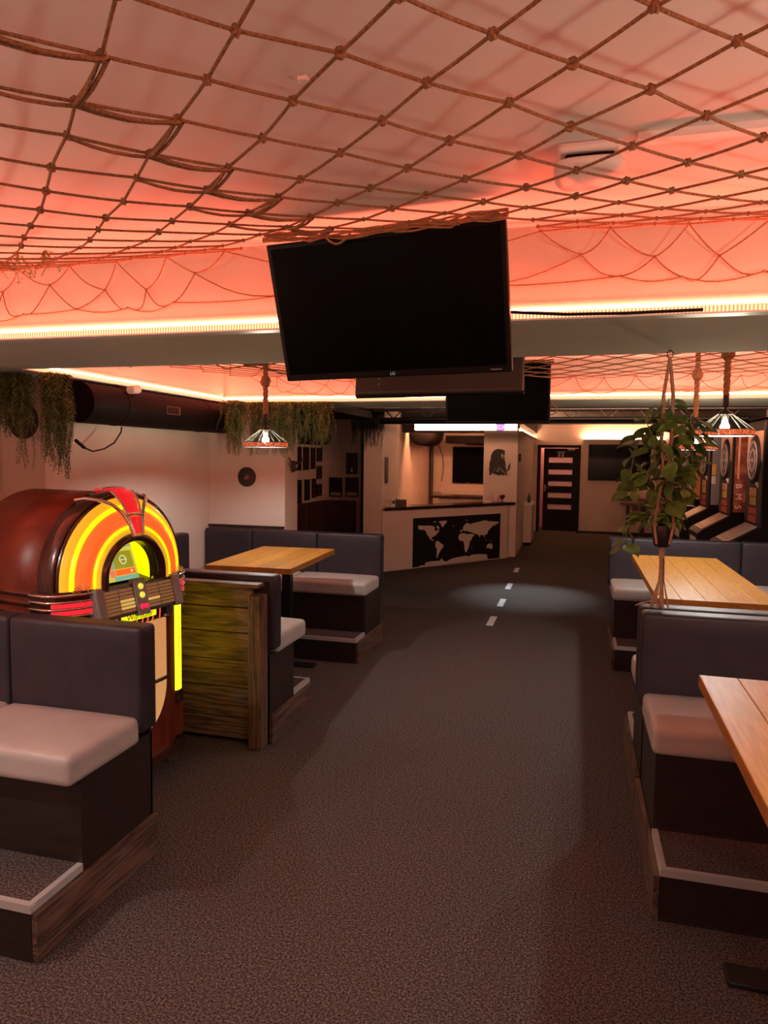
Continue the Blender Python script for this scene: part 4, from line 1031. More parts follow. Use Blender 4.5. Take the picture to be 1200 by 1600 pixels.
# ------------------------------------------------------------------ fern garlands
def fern(label, strands, matname='fern', group='hanging ferns', leaf=0.040, name='hanging_fern'):
    """strands: list of (top xyz, length, drift xyz)"""
    base = strands[0][0]; t = thing(name, label, 'hanging plant', base, group=group)
    m = MB(); r_ = random.Random(len(strands)*7+3); st = MB()
    for top, ln, dr in strands:
        n = max(6, int(ln/0.0125)); prev = Vector(top); ph = r_.uniform(0, 6)
        path = []
        for i in range(n+1):
            q = i/n
            p = Vector(top)+Vector((dr[0]*math.sin(q*1.6)+0.012*math.sin(q*7+ph), dr[1]*math.sin(q*1.6)+0.012*math.cos(q*6+ph), -ln*q+dr[2]*math.sin(PI*q)))
            path.append(p)
            sz = leaf*(1-0.55*q)*r_.uniform(0.75, 1.25)
            for s in (0, 1, 2):
                a = ph+i*1.3+s*2.1; d = Vector((math.cos(a), math.sin(a), -0.55+r_.uniform(-.3, .3))).normalized()
                sd = d.cross(Vector((0, 0, 1))).normalized()*sz*0.17
                e = p+d*sz
                m.add([p, p+d*sz*0.5+sd, e, p+d*sz*0.5-sd], [(0, 1, 2, 3)])
        st.tube(path[::4]+[path[-1]], 0.0016, 3, caps=False)
    o = m.build('foliage', matname, t); o['kind'] = 'stuff'
    o = st.build('stems', matname, t); o['kind'] = 'stuff'
    return t
rf = random.Random(31)
def bunch(c, sp, n, l0, l1, out=0.06):
    return [((c[0]+rf.uniform(-sp[0], sp[0]), c[1]+rf.uniform(-sp[1], sp[1]), c[2]), rf.uniform(l0, l1), (rf.uniform(-out, out), rf.uniform(-out, out), rf.uniform(0, 0.03))) for _ in range(n)]
fern('fern garland hanging left of the round dark picture at the left edge', bunch((-3.47, 3.74, ZS-0.003), (0.11, 0.10), 70, 0.22, 0.42)+bunch((-3.36, 3.74, ZS-0.003), (0.03, 0.05), 6, 0.5, 0.60, 0.02), 'fern')
fern('fern garland trailing longest beside the near end of the black duct', bunch((-3.16, 3.80, ZS-0.003), (0.05, 0.09), 60, 0.36, 0.62, 0.03)+bunch((-3.14, 3.80, ZS-0.003), (0.04, 0.04), 6, 0.6, 0.66, 0.02), 'fern')
fern('pale fern tuft hanging at the far end of the black duct', bunch((-3.04, 5.98, ZS-0.003), (0.065, 0.10), 60, 0.25, 0.50, 0.05), 'fern')
fern('broad fern curtain hanging above the round picture behind the lamp', bunch((-2.76, 6.12, ZS-0.003), (0.25, 0.06), 120, 0.28, 0.50, 0.05), 'fern')
fern('fern curtain hanging over the horned ornament on the wall corner', bunch((-2.36, 6.16, ZS-0.003), (0.17, 0.07), 90, 0.24, 0.42, 0.05), 'fern')
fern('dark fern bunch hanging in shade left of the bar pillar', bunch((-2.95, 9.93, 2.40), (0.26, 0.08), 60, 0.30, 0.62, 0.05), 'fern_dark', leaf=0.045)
fern('thin fern sprigs caught in the near net at the left edge', bunch((-2.22, 2.48, 2.50), (0.18, 0.06), 9, 0.05, 0.11, 0.04), 'fern')
fern('small sparse fern sprigs caught in the net above the duct', bunch((-2.95, 4.1, 2.40), (0.25, 0.25), 12, 0.06, 0.14, 0.04), 'fern')
# ------------------------------------------------------------------ black duct and pipes
t = thing('air_duct', 'thick black air duct running under the ceiling along the left wall', 'duct', (-3.28, 5.0, 2.06))
MB().tube([(-3.285, 4.15, 2.05), (-3.285, 4.9, 2.05), (-3.285, 5.6, 2.05), (-3.285, 6.245, 2.05)], 0.142, 24).build('pipe', 'duct_black', t)
for y in (4.55, 5.75): MB().lathe([(0.141, -0.012), (0.146, -0.008), (0.146, 0.008), (0.141, 0.012)], (-3.285, y, 2.05), 24, ax='y').build('joint_band', 'duct_black', t)
vn = MB().box(-3.150, 5.02, 2.02, -3.138, 5.22, 2.085)
vent = vn.build('vent', 'tv_back', t)
for k in range(6): MB().box(-3.138, 5.035+k*0.028, 2.027, -3.132, 5.048+k*0.028, 2.078).build('slat', 'black_plastic', vent)
MB().box(-3.44, 4.04, 2.17, -3.31, 6.24, 2.197).build('hanger_rail', 'black_metal', t)
tag(MB().tube([(-3.155, 4.66, 2.178), (-3.145, 4.55, 2.165)], 0.03, 14).build('white_sleeve', 'white_plastic'), 'short white sleeve resting on the black duct', 'sleeve')
t = thing('cable_lead', 'thin black cable looping from the duct to the ferns', 'cable', (-3.2, 4.3, 1.75))
MB().tube([(-3.27, 4.62, 1.900), (-3.27, 4.61, 1.86), (-3.25, 4.50, 1.78), (-3.23, 4.36, 1.735), (-3.22, 4.22, 1.715), (-3.21, 4.12, 1.74), (-3.2, 4.05, 1.77)], 0.006, 6).build('cord', 'black_plastic', t)
MB().tube([(-3.21, 4.12, 1.74), (-3.195, 4.02, 1.785)], 0.012, 8).build('plug', 'black_plastic', t)
t = thing('alcove_duct', 'black duct crossing the dark top of the alcove', 'duct', (-3.4, 9.0, 2.0))
MB().tube([(-3.80, 6.9, 2.08), (-3.78, 8.3, 2.05), (-3.62, 9.2, 2.02), (-3.42, 9.5, 2.02)], 0.16, 20).build('pipe', 'duct_black', t)
MB().box(-3.98, 7.0, 2.24, -2.8, 9.8, 2.34).build('duct_tray', 'duct_black', t)
for k, x in enumerate((-3.30, -3.19)):
    t = thing('wall_pipe', ('dark vertical pipe nearer the pictures in the alcove', 'dark vertical pipe nearer the bar pillar in the alcove')[k], 'pipe', (x, 10.93, 0), group='alcove pipes')
    MB().tube([(x, 10.93, 0.001), (x, 10.93, 2.36+0.07*k), (x-0.02, 10.93, 2.41+0.07*k), (x-0.1, 10.93, 2.43+0.06*k), (x-0.62, 10.93, 2.43+0.06*k)], 0.032, 12).build('pipe', 'black_metal', t)
    for z in (0.8, 1.9): MB().lathe([(0.040, -0.01), (0.040, 0.01)], (x, 10.93, z), 12).build('clamp', 'black_metal', t)
t = thing('bar_duct', 'round black duct end under the bar ceiling on the left', 'duct', (-2.68, 13.2, 2.05))
MB().lathe([(0.24, -0.9), (0.24, 0.0), (0.20, 0.02), (0.0001, 0.021)], (-2.775, 13.0, 2.16), 28, ax='y').build('pipe', 'duct_black', t)
MB().box(-2.5, 13.92, 1.99, -1.55, 14.5, 2.14).build('square_duct', 'duct_black', t)
t = thing('bar_vent_box', 'grey ventilation box under the bar ceiling beside the pillar', 'vent', (-2.0, 14.7, 2.05))
MB().rbox(-2.2, 14.55, 1.97, -1.58, 14.97, 2.13, r=0.02, n=2, sub=1).build('box', 'tv_back', t)
MB().box(-2.18, 14.53, 2.0, -1.6, 14.552, 2.06).build('outlet', 'art_grey', t)
t = thing('junction_box', 'small dark junction box above the alcove', 'junction box', (-3.1, 9.93, 2.42))
MB().rbox(-2.90, 10.0, 2.42, -2.82, 10.048, 2.49, r=0.006, n=1, sub=1).build('box', 'black_plastic', t)
MB().rbox(-2.89, 9.995, 2.43, -2.83, 10.001, 2.48, r=0.002, n=1, sub=1).build('lid', 'tv_back', t)
# ------------------------------------------------------------------ stage truss
t = thing('lighting_truss', 'black lighting truss crossing above the aisle before the bar', 'truss', (0, 9.0, 2.28))
for yy, z in ((8.9, 2.42), (9.12, 2.42), (8.9, 2.19), (9.12, 2.19), (8.88, 2.305)):
    MB().tube([(-2.55, yy, z), (2.4, yy, z)], 0.022, 10).build('chord', 'truss_metal' if z == 2.305 else 'black_metal', t)
xx = -2.5; k = 0
while xx < 2.3:
    x2 = xx+0.22
    MB().tube([(xx, 8.9, 2.19 if k % 2 else 2.42), (x2, 8.9, 2.42 if k % 2 else 2.19)], 0.009, 6).build('brace', 'truss_metal', t)
    xx = x2; k += 1
for yy in (8.9, 9.12):
    for xx in (-2.2, 2.2): MB().tube([(xx, yy, 2.42), (xx, yy, 2.5)], 0.01, 6).build('hanger', 'black_metal', t)
tag(MB().box(-2.55, 9.2, 2.14, 2.42, 9.26, 2.19).build('black_batten', 'black_plastic'), 'long flat black batten below the lighting truss', 'batten')
for k, (x, nm) in enumerate(((-0.42, 'white LED tube lamp hanging slanted on the truss'), (0.16, 'second white LED tube lamp slanted on the truss nearer the plant'))):
    t = thing('tube_lamp', nm, 'lamp', (x, 8.82, 2.39), group='tube lamps on the truss')
    MB().tube([(x, 8.82, 2.445), (x+0.12, 8.82, 2.395)], 0.010, 8).build('tube', 'white_plastic', t)
    MB().ball((x+0.12, 8.82, 2.395), 0.014, 8, 6).build('end_cap', 'aluminium', t)
tag(MB().tube([(-0.215+0.045*math.cos(a), 6.2, 2.12+0.045*math.sin(a)) for a in [2*PI*i/18 for i in range(18)]], 0.006, 6, closed=True).tube([(-0.215, 6.2, 2.16), (-0.20, 6.2, 2.199)], 0.004, 5).build('rope_ring', 'jute'), 'small jute rope ring hanging beside the farthest television', 'ring')
# ------------------------------------------------------------------ pictures
def disc(label, c, r, name='round_picture'):
    t = thing(name, label, 'picture', c)
    MB().lathe([(r, 0.0), (r, 0.006), (r*0.97, 0.010), (r*0.93, 0.010)], c, 40, ax='y').build('rim', 'frame_dark', t)
    MB().lathe([(r*0.94, 0.009), (0.0001, 0.0105)], c, 40, ax='y').build('print', 'print_disc', t)
    return t
disc('round dark picture behind fern at the left picture edge', (-3.615, 4.029, 1.915), 0.122)
disc('round brown picture on the wall above the left booth', (-3.048, 6.249, 1.495), 0.094)
def picture(label, x0, x1, z0, z1, plane, axis, mount=False):
    if axis == 'y': c = ((x0+x1)/2, plane, (z0+z1)/2)
    else: c = (plane, (x0+x1)/2, (z0+z1)/2)
    t = thing('framed_picture', label, 'picture', c, group='framed pictures in the alcove')
    b = 0.022
    def bx(m, a0, a1, c0, c1, d0, d1):
        if axis == 'y': return m.box(a0, plane-d1, c0, a1, plane-d0, c1)
        return m.box(plane+d0, a0, c0, plane+d1, a1, c1)
    f = MB(); bx(f, x0, x1, z0, z0+b, 0.001, 0.02); bx(f, x0, x1, z1-b, z1, 0.001, 0.02); bx(f, x0, x0+b, z0+b, z1-b, 0.001, 0.02); bx(f, x1-b, x1, z0+b, z1-b, 0.001, 0.02)
    f.build('frame', 'frame_dark', t)
    m = MB(); bx(m, x0+b, x1-b, z0+b, z1-b, 0.002, 0.009); m.build('print', 'print_dark', t)
    if mount:
        m = MB(); bx(m, x0+b, x1-b, z0+b, z0+b+0.05, 0.009, 0.0105); m.build('caption_strip', 'paper', t)
picture('framed poster with pale foot, lower left on alcove end wall', -3.886, -3.665, 1.045, 1.36, 11.0, 'y', True)
picture('framed poster with pale foot, lower right on alcove end wall', -3.61, -3.39, 1.05, 1.365, 11.0, 'y', True)
picture('framed picture of a pale triangle, upper right on alcove end wall', -3.60, -3.41, 1.42, 1.76, 11.0, 'y')
o = [q for q in bpy.data.objects if q.get('label', '').startswith('framed picture of a pale')][0]
MB().extr([(-3.53, 10.991, 1.46), (-3.48, 10.991, 1.46), (-3.505, 10.991, 1.54)], (0, -0.0015, 0)).build('pale_figure', 'paper', o)
for i, (y0, y1, z0, z1, nm) in enumerate((
        (9.86, 10.02, 0.99, 1.345, 'framed print on the alcove side wall nearest the partition, lower row'),
        (10.16, 10.36, 1.02, 1.345, 'framed print second along the alcove side wall, lower row'),
        (10.47, 10.64, 1.045, 1.35, 'framed print third along the alcove side wall, lower row'),
        (10.68, 10.90, 1.065, 1.255, 'small framed print lowest beside the alcove corner'),
        (10.68, 10.90, 1.335, 1.545, 'small framed print middle one beside the alcove corner'),
        (10.68, 10.90, 1.615, 1.835, 'small framed print highest beside the alcove corner'),
        (10.42, 10.60, 1.50, 1.84, 'tall framed print left of the corner column of prints, upper row'),
        (10.10, 10.32, 1.49, 1.84, 'framed print second along the alcove side wall, upper row'),
        (9.86, 10.00, 1.49, 1.84, 'framed print half behind the horned ornament, upper row'))):
    picture(nm, y0, y1, z0, z1, -4.0, 'x')
t = thing('horn_ornament', 'dark horned skull ornament on the partition wall corner', 'ornament', (-2.653, 6.42, 1.64))
MB().ball((-2.63, 6.40, 1.60), 0.045, 12, 8, sq=(0.5, 0.8, 1.3)).build('skull', 'horn', t)
for s in (-1, 1):
    MB().tube([(-2.632, 6.40+s*0.02, 1.635), (-2.60, 6.40+s*0.07, 1.63), (-2.60, 6.40+s*0.13, 1.645), (-2.61, 6.40+s*0.165, 1.69)], [0.016, 0.014, 0.011, 0.004], 8).build('horn', 'horn', t)
    MB().ball((-2.62, 6.40+s*0.03, 1.575), 0.020, 8, 6).build('ear', 'horn', t)
picture_sign = thing('wall_sign', 'narrow dark upright sign on the bar pillar', 'sign', (-2.738, 10.3, 1.5))
MB().box(-2.7395, 10.20, 1.31, -2.728, 10.37, 1.70).build('panel', 'tv_back', picture_sign)
MB().box(-2.7395, 10.20, 1.275, -2.73, 10.37, 1.30).build('foot_strip', 'paper', picture_sign)
# ------------------------------------------------------------------ bar counter
A, B = Vector((-2.735, 10.06)), Vector((-1.03, 12.31)); u = (B-A).normalized(); nrm = Vector((u.y, -u.x)); CL = (B-A).length
ct = thing('bar_counter', 'pale diagonal bar counter with a dark top', 'counter', (A.x, A.y, 0))
def cp(s, d): q = A+u*s-nrm*d; return (q.x, q.y)
MB().prism([cp(0.005, 0), cp(CL-0.12, 0), cp(CL-0.035, 0.03), cp(CL, 0.11), cp(CL-0.14, 0.30), cp(0.42, 0.30)], 0, 0.915).build('body', 'wall_paint', ct)
MB().prism([cp(0.02, -0.05), cp(CL+0.02, -0.05), cp(CL+0.06, 0.06), cp(CL-0.28, 0.34), cp(0.47, 0.34)], 0.916, 0.958).build('worktop', 'worktop', ct)
mp = thing('world_map', 'black panel with a pale world map on the counter front', 'map panel', cp(0.6, 0)+(0.4,))
S0, S1, MZ0, MZ1 = 0.60, 2.52, 0.02, 0.775
FM = Matrix(((u.x, nrm.x, 0, A.x), (u.y, nrm.y, 0, A.y), (0, 0, 1, 0), (0, 0, 0, 1)))
MB().box(S0, 0.001, MZ0, S1, 0.016, MZ1).xf(FM).build('panel', 'map_black', mp)
def mapxy(p):
    s = (p[0]-92)/1043.0; yt = 115+(50-115)*s; yb_ = 745+(615-745)*s; v = (p[1]-yt)/(yb_-yt)
    tt = (s/12.15)/((1-s)/10.65+s/12.15)
    return (S0+(S1-S0)*tt, MZ1+(MZ0-MZ1)*v)
CONT = [
 [(150,205),(180,205),(230,210),(290,205),(335,212),(355,240),(345,262),(370,275),(390,262),(412,265),(385,300),(365,325),(345,345),(318,352),(312,372),(345,398),(338,404),(300,385),(285,355),(258,320),(245,280),(215,255),(185,262),(150,250)],
 [(395,155),(440,145),(498,142),(495,165),(470,190),(448,228),(435,215),(425,185)],
 [(340,150),(365,155),(358,168),(340,165)], [(370,205),(395,215),(410,240),(395,252),(375,235)],
 [(372,405),(400,405),(425,430),(462,455),(458,480),(430,515),(408,560),(392,590),(388,622),(376,618),(382,560),(380,505),(362,470),(362,430)],
 [(690,225),(705,205),(725,180),(755,168),(770,190),(800,178),(860,160),(900,150),(955,135),(1000,150),(1060,150),(1113,155),(1110,175),(1060,190),(1040,215),(1015,240),(990,270),(985,300),(970,318),(945,325),(955,352),(945,345),(930,325),(905,320),(893,358),(880,325),(850,310),(815,305),(805,290),(780,285),(760,282),(735,262),(720,280),(700,262),(680,275),(662,290),(660,270),(685,258),(700,240)],
 [(660,310),(700,300),(750,315),(795,310),(835,325),(812,345),(795,360),(805,372),(775,410),(768,470),(752,515),(738,545),(725,540),(715,490),(710,430),(695,400),(655,398),(640,365),(645,335)],
 [(975,462),(1000,435),(1035,432),(1050,465),(1042,498),(1025,500),(1005,485),(980,492)],
 [(170,722),(240,712),(245,680),(300,665),(420,655),(445,620),(455,650),(500,668),(560,630),(620,612),(740,588),(770,600),(800,578),(900,568),(985,570),(990,620),(1000,632),(800,655),(500,690),(240,735),(175,742)],
 [(720,130),(740,128),(735,142)], [(570,208),(590,208),(582,220)], [(960,380),(975,378),(970,396)], [(1020,392),(1036,396),(1030,408)], [(798,480),(808,478),(804,498)], [(1062,196),(1080,192),(1075,208)]]
for pts in CONT:
    m = MB(); q = [mapxy(p) for p in pts]
    area = sum(q[i][0]*q[(i+1) % len(q)][1]-q[(i+1) % len(q)][0]*q[i][1] for i in range(len(q)))
    if area < 0: q.reverse()
    m.extr([(s, 0.016, z) for s, z in q], (0, 0.005, 0)); m.xf(FM).build('continent', 'stone_cream', mp)
# back counter inside the bar
t = thing('back_counter', 'dark topped inner counter behind the bar', 'counter', (-2.2, 13.3, 0))
MB().box(-2.45, 13.05, 0, -1.6, 13.55, 0.95).build('body', 'wall_paint', t)
MB().box(-2.62, 12.98, 0.951, -1.57, 13.6, 1.0).build('worktop', 'worktop', t)
t = thing('radiator', 'pale panel radiator on the back wall of the bar', 'radiator', (-2.3, 14.95, 0.9))
MB().rbox(-2.76, 14.9, 0.60, -1.7, 14.985, 1.0, r=0.012, n=1, sub=1).build('panel', 'stone_cream', t)
gm = MB()
for k in range(20): gm.box(-2.74+k*0.052, 14.893, 0.63, -2.715+k*0.052, 14.899, 0.97)
gm.build('fins', 'stone_cream', t); MB().tube([(-2.76, 14.94, 0.98), (-2.92, 14.94, 0.99)], 0.012, 8).build('pipe', 'stone_cream', t)
t = thing('corner_pipe', 'dark vertical pipe in the inner corner of the bar', 'pipe', (-2.98, 14.9, 0))
MB().tube([(-2.975, 14.93, 0.001), (-2.975, 14.93, 2.1)], 0.04, 12).build('pipe', 'tv_back', t)
tag(MB().tube([(-2.85, 14.985, 2.0), (-2.75, 14.985, 1.75), (-2.72, 14.985, 1.5), (-2.76, 14.985, 1.2)], 0.008, 6).build('wall_cable', 'tv_back'), 'loose brown cable hanging on the wall inside the bar', 'cable')
# things on the counter
def on_top(s, d, z=0.958): q = cp(s, d); return (q[0], q[1], z)
for k, (s, dd_, hh, ww, m, nm) in enumerate(((0.20, 0.10, 0.135, 0.10, 'paper', 'patterned leaflet card leaning at the left end of the counter'), (0.30, 0.11, 0.12, 0.05, 'art_white', 'white card standing between leaflet and dark booklet on the counter'), (0.345, 0.12, 0.125, 0.03, 'book_dark', 'narrow dark booklet standing on the counter'))):
    p = on_top(s, dd_); t = thing('leaflet', nm, 'leaflet', p, math.atan2(u.y, u.x)-0.5, group='leaflets on the counter')
    MB().box(-ww/2, -0.006, 0, ww/2, 0.006, hh).xf(Matrix.Rotation(0.15, 4, 'X')).build('cover', m, t, False)
    MB().box(-ww/2+0.006, -0.008, hh*0.35, ww/2-0.006, -0.006, hh*0.8).xf(Matrix.Rotation(0.15, 4, 'X')).build('picture', 'art_cream' if k == 0 else 'tv_back', t, False)
p = on_top(0.52, 0.2); t = thing('menu_box', 'olive brown box standing on the counter beside the leaflets', 'box', p, 0.3)
MB().rbox(-0.085, -0.03, 0, 0.085, 0.03, 0.085, r=0.004, n=1, sub=1).build('body', 'book_dark', t, False); MB().box(-0.088, -0.033, 0.086, 0.088, 0.033, 0.094).build('lid', 'book_dark', t, False)
for k, s in enumerate((2.28, 2.36)):
    p = on_top(s, 0.1); t = thing('tealight', ('pale tealight further from the red heart on the counter', 'pale tealight next to the glass jar on the counter')[k], 'candle', p, group='tealights on the counter')
    MB().lathe([(0.035, 0), (0.04, 0.03), (0.034, 0.03), (0.032, 0.018), (0.0001, 0.018)], n=16).build('cup', 'candle', t, False); MB().tube([(0, 0, 0.018), (0, 0, 0.028)], 0.002, 5).build('wick', 'black_plastic', t, False)
p = on_top(2.52, 0.1); t = thing('glass_jar', 'pinkish glass jar standing on the right end of the counter', 'jar', p)
MB().lathe([(0.03, 0), (0.045, 0.004), (0.045, 0.14), (0.043, 0.14), (0.043, 0.01), (0.0001, 0.008)], n=18).build('jar', 'glass_clear', t, False); MB().lathe([(0.05, 0), (0.05, 0.003)], n=18).build('coaster', 'black_plastic', t, False)
p = on_top(2.70, 0.12); t = thing('heart_ornament', 'dark red heart on a short stem on the counter', 'ornament', p, math.atan2(u.y, u.x))
hp = [(0.05*math.sin(a)**3*1.15, 0.085+0.042*(13*math.cos(a)-5*math.cos(2*a)-2*math.cos(3*a)-math.cos(4*a))/13) for a in [2*PI*i/24 for i in range(24)]]
MB().extr([(x, 0.012, z) for x, z in hp], (0, -0.024, 0)).build('heart', 'heart_red', t, False); MB().tube([(0, 0, 0.008), (0, 0, 0.05)], 0.004, 6).build('stem', 'black_plastic', t, False); MB().lathe([(0.028, 0), (0.024, 0.008)], n=14).build('base', 'black_plastic', t, False)
# silhouette decal on the pillar
dc = thing('wall_silhouette', 'black cut-out silhouette of long hair with small flowers on the pillar', 'wall art', (-1.28, 12.4, 1.6))
def dx(p): return (-1.56+(p[0]/1200)*0.56, 12.399, 1.945-(p[1]/1320)*0.61)
sil = [(360,270),(440,200),(540,170),(680,180),(810,240),(795,330),(800,400),(795,500),(790,570),(825,640),(840,760),(830,840),(880,930),(870,1010),(915,1165),(880,1160),(850,1110),(760,1165),(700,1120),(590,1170),(520,1130),(420,1110),(340,1060),(300,1165),(240,1140),(250,1000),(220,975),(245,860),(240,720),(280,560),(295,400)]
q = [dx(p) for p in sil]; q.reverse()
MB().extr(q, (0, -0.008, 0)).build('figure', 'decal_black', dc)
q = [dx(p) for p in [(860,990),(930,930),(905,900),(945,870),(900,810),(950,800),(980,690),(1010,700),(1000,790),(1030,810),(985,860),(1020,900),(960,920),(980,960),(900,1010)]]; q.reverse()
MB().extr(q, (0, -0.008, 0)).build('sprig', 'decal_black', dc)
for (x, y, r) in ((700,380,34),(770,430,34),(690,440,34),(730,510,26),(585,870,26),(610,930,22),(680,935,26),(550,990,34),(750,985,22),(795,1045,30),(710,1020,18),(455,920,20),(400,1005,16)):
    c = dx((x, y)); m = MB(); rr_ = r/1200*0.56
    for k in range(5):
        a = 2*PI*k/5; m.lathe([(rr_*0.42, 0), (rr_*0.42, 0.002)], (c[0]+rr_*0.5*math.cos(a), c[1]-0.008, c[2]+rr_*0.5*math.sin(a)), 8, ax='y')
    m.build('flower', 'decal_light', dc)
for k in range(5):
    a = [dx((520+k*14+60*i, 560+k*45+36*i)) for i in range(4)]
    MB().tube([(p[0], p[1]-0.008, p[2]) for p in a], 0.0022, 4).build('hair_line', 'tv_back', dc)
t = thing('wall_ornament', 'small dark knotted ornament on the corridor side of the pillar', 'ornament', (-0.96, 12.6, 1.72))
MB().ball((-0.945, 12.6, 1.76), 0.03, 8, 6, sq=(0.7, 1.2, 1)).build('head', 'horn', t); MB().ball((-0.945, 12.6, 1.69), 0.036, 8, 6, sq=(0.6, 1, 1.3)).build('body', 'horn', t)
t = thing('corridor_cabinet', 'small white cabinet against the corridor wall', 'cabinet', (-0.8, 14.6, 0))
MB().rbox(-0.965, 14.1, 0.06, -0.80, 15.0, 0.80, r=0.01, n=1, sub=1).build('body', 'stone_cream', t); MB().box(-0.968, 14.08, 0.801, -0.785, 15.02, 0.83).build('top', 'white_plastic', t); MB().box(-0.80, 14.54, 0.1, -0.796, 14.56, 0.76).build('door_gap', 'black_plastic', t); MB().box(-0.96, 14.12, 0.001, -0.82, 14.98, 0.06).build('plinth', 'black_plastic', t)
t = thing('bottle', 'little brown bottle on the corridor cabinet', 'bottle', (-0.88, 14.4, 0.83))
MB().lathe([(0.03, 0), (0.032, 0.01), (0.032, 0.10), (0.013, 0.14), (0.013, 0.18)], n=14).build('body', 'brown_leather', t, False); MB().lathe([(0.015, 0.181), (0.015, 0.20)], n=12).build('cap', 'stone_cream', t, False)
# high shelf table on the far wall
t = thing('wall_bar_table', 'two tier dark red standing table by the far wall', 'table', (1.4, 16.8, 0))
MB().box(0.84, 16.62, 0.815, 2.1, 16.98, 0.845).build('top', 'shelf_red', t); MB().box(1.0, 16.60, 0.70, 2.1, 16.90, 0.735).build('shelf', 'shelf_red', t); MB().box(1.25, 16.75, 0.57, 1.55, 16.95, 0.70).build('drawer', 'shelf_red', t)
for x in (1.16, 1.48, 1.95): MB().box(x-0.035, 16.74, 0.001, x+0.035, 16.84, 0.70).build('leg', 'black_metal', t)
# ------------------------------------------------------------------ floor marker strips
for k, (x0, x1, y0, y1, nm) in enumerate(((-0.835, -0.765, 7.17, 7.60, 'shiny white floor marking nearest the camera in the aisle'), (-0.83, -0.76, 8.15, 8.60, 'shiny white floor marking second in the aisle'), (-0.845, -0.775, 9.28, 9.72, 'shiny white floor marking third in the aisle'), (-0.86, -0.79, 10.72, 11.15, 'reddish floor marking farthest along the aisle'))):
    t = thing('floor_marking', nm, 'floor marking', ((x0+x1)/2, (y0+y1)/2, 0), group='floor markings in the aisle')
    MB().box(x0, y0, 0.0005, x1, y1, 0.003).build('tape', 'strip_tape', t); MB().box(x0+0.025, y0+0.03, 0.003, x0+0.045, y1-0.03, 0.0038).build('stripe', 'paper', t)
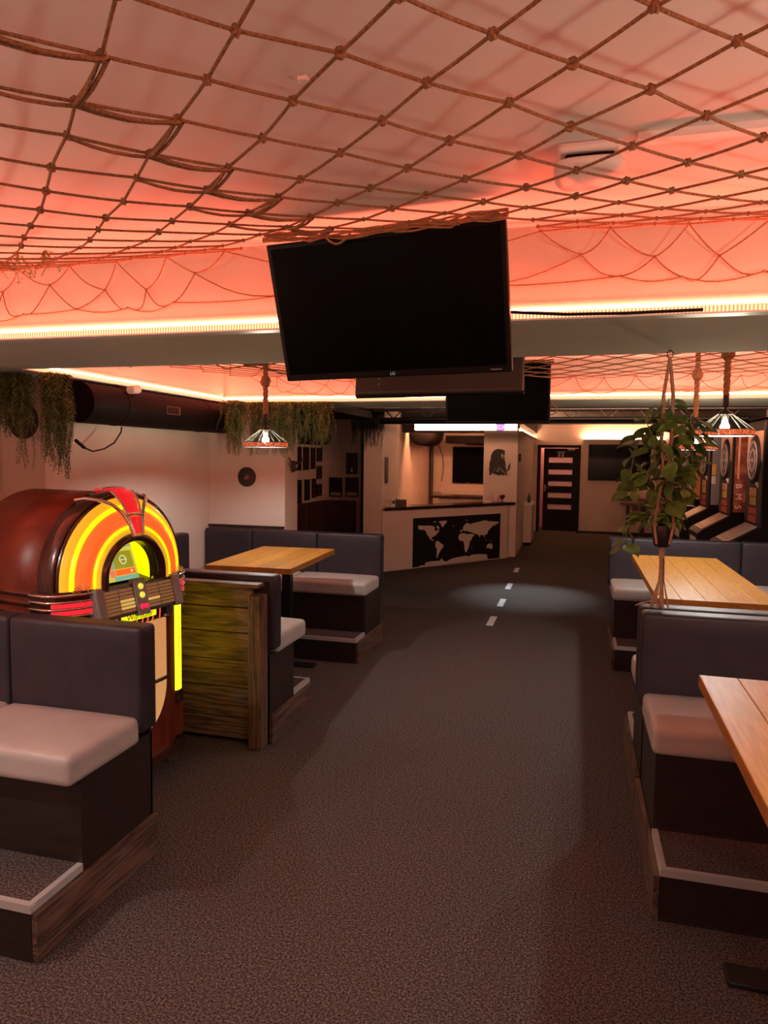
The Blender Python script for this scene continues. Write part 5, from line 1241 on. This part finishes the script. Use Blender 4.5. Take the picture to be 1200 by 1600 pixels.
# ------------------------------------------------------------------ dart machines (front looks along -x)
def dart(label, yc, art, art2, side_text=None, logo='art_white'):
    t = thing('dart_machine', label, 'dart machine', (1.73, yc, 0), group='dart machines on the right wall')
    W = 0.33; X = 1.73
    # cabinet: tall box leaning slightly, console below
    MB().box(X, yc-W, 0.0, 2.30, yc+W, 2.10).build('cabinet', 'black_plastic', t)
    MB().box(X-0.012, yc-W+0.01, 1.10, X-0.001, yc+W-0.01, 2.08).build('front_panel', 'board_dark', t)
    # salmon artwork round the board
    m = MB(); n = 20; vs = []
    for k in range(n+1):
        a = PI*k/n; vs.append((X-0.014, yc+0.255*math.cos(a), 1.715+0.255*math.sin(a)))
    for k in range(n+1):
        a = PI*k/n; vs.append((X-0.014, yc+(W-0.015)*(1 if math.cos(a) > 0.001 else -1 if math.cos(a) < -0.001 else 0)*min(1, abs(math.cos(a))*1.45), 1.70+(0.30 if math.sin(a) > 0.3 else math.sin(a))))
    m.add(vs, [(k, k+1, n+2+k, n+1+k) for k in range(n)]+[]); m.build('artwork', art2, t)
    # board with sectors and wire rings
    bd = MB(); bd.lathe([(0.235, 0), (0.235, -0.014), (0.200, -0.020)], (X-0.013, yc, 1.715), 40, ax='x', mi=0)
    rings = [0.0, 0.02, 0.10, 0.112, 0.176, 0.19]
    xb_ = X-0.0345
    for i in range(5):
        for k in range(20):
            a0, a1 = 2*PI*(k-.5)/20, 2*PI*(k+.5)/20; ra, rb = rings[i], rings[i+1]
            q = [(xb_, yc+ra*math.cos(a0), 1.715+ra*math.sin(a0)), (xb_, yc+rb*math.cos(a0), 1.715+rb*math.sin(a0)), (xb_, yc+rb*math.cos(a1), 1.715+rb*math.sin(a1)), (xb_, yc+ra*math.cos(a1), 1.715+ra*math.sin(a1))]
            bd.add(q, [(0, 1, 2, 3)], (0 if k % 2 else 1))
    b = bd.build('dartboard', ['board_dark', 'board_grey'], t)
    wr = MB()
    for r in rings[1:]: wr.tube([(xb_, yc+r*math.cos(2*PI*k/28), 1.715+r*math.sin(2*PI*k/28)) for k in range(28)], 0.0035, 4, closed=True)
    wr.build('wire_rings', 'board_wire', b)
    # information panels under the board
    for z0, z1, y0, y1, mm in ((1.36, 1.44, -0.12, 0.12, 'art_cream'), (1.27, 1.35, -0.12, 0.10, 'art_yellow'), (1.18, 1.245, -0.16, 0.14, 'art_red'), (1.10, 1.165, -0.16, 0.14, 'art_red')):
        MB().box(X-0.018, yc+y0, z0, X-0.0115, yc+y1, z1).build('info_panel', mm, t)
    for k in range(4): MB().box(X-0.018, yc-0.20+k*0.035, 1.445+0.01*k, X-0.0115, yc-0.188+k*0.035, 1.50).build('dart_print', 'art_white', t)
    # console
    pr = [(X+0.0, 1.075), (X-0.30, 0.90), (X-0.34, 0.86), (X-0.34, 0.0), (X, 0.0)]
    MB().extr([(x, yc-W, z) for x, z in pr][::-1], (0, 2*W, 0)).build('console', 'black_plastic', t)
    MB().extr([(X-0.012, yc-0.25, 1.070), (X-0.29, yc-0.25, 0.9075), (X-0.29, yc+0.25, 0.9075), (X-0.012, yc+0.25, 1.070)], (-0.002, 0, 0.004)).build('control_shelf', 'console_top', t)
    for k, yy in enumerate((-0.12, 0.0, 0.12)): MB().lathe([(0.014, 0), (0.012, 0.006)], (X-0.25, yc+yy, 0.9325), 10).build('button', 'art_grey', t)
    MB().box(X-0.344, yc-0.22, 0.66, X-0.3395, yc+0.18, 0.80).build('console_badge', logo, t)
    if logo == 'art_blue': MB().box(X-0.347, yc-0.1, 0.68, X-0.344, yc+0.02, 0.78).build('console_badge', 'art_white', t)
    # side artwork towards the camera
    if art:
        MB().box(X+0.02, yc-W-0.004, 1.12, 2.0, yc-W-0.0005, 2.06).build('side_artwork', art, t)
    return t
d1 = dart('dart machine nearest, with plain black side', 7.80, None, 'art_cream')
d2 = dart('dart machine second from the near end with brown lettered side', 9.20, 'art_brown', 'art_cream')
d3 = dart('dart machine third from the near end, white and grey side stripe', 10.60, 'art_grey', 'art_cream', logo='art_white')
d4 = dart('dart machine farthest, orange side seen behind the hanging plant', 12.00, 'art_orange', 'art_cream', logo='art_blue')
RT = Matrix.Rotation(PI/2, 4, 'X')
def side_letter(parent, ch, x, z, yc, size, ang, m='art_white'):
    text('side_letter', ch, size, m, parent, Matrix.Translation((x-1.73, -0.33-0.0045, z)) @ RT @ Matrix.Rotation(ang, 4, 'Z'), 0.0008)
for ch, z in (('B', 1.42), ('M', 1.30), ('S', 1.18)): side_letter(d2, ch, 1.80, z, 9.2, 0.095, -PI/2)
MB().box(1.78, 9.2-0.336, 1.50, 1.80, 9.2-0.334, 1.98).build('side_stripe', 'art_cream', d2)
MB().box(1.75, 10.6-0.336, 1.40, 1.80, 10.6-0.334, 1.50).build('side_stripe', 'art_white', d3)
MB().box(1.75, 10.6-0.336, 1.52, 1.80, 10.6-0.334, 1.66).build('side_stripe', 'art_yellow', d3)
t = thing('top_box', 'dark box with a tiny white sign above the dart machines', 'box', (1.9, 8.2, 2.2))
MB().box(1.72, 7.45, 2.12, 2.35, 8.15, 2.19).build('body', 'black_plastic', t); MB().box(1.735, 7.446, 2.135, 1.775, 7.4495, 2.16).build('sign', 'art_white', t)
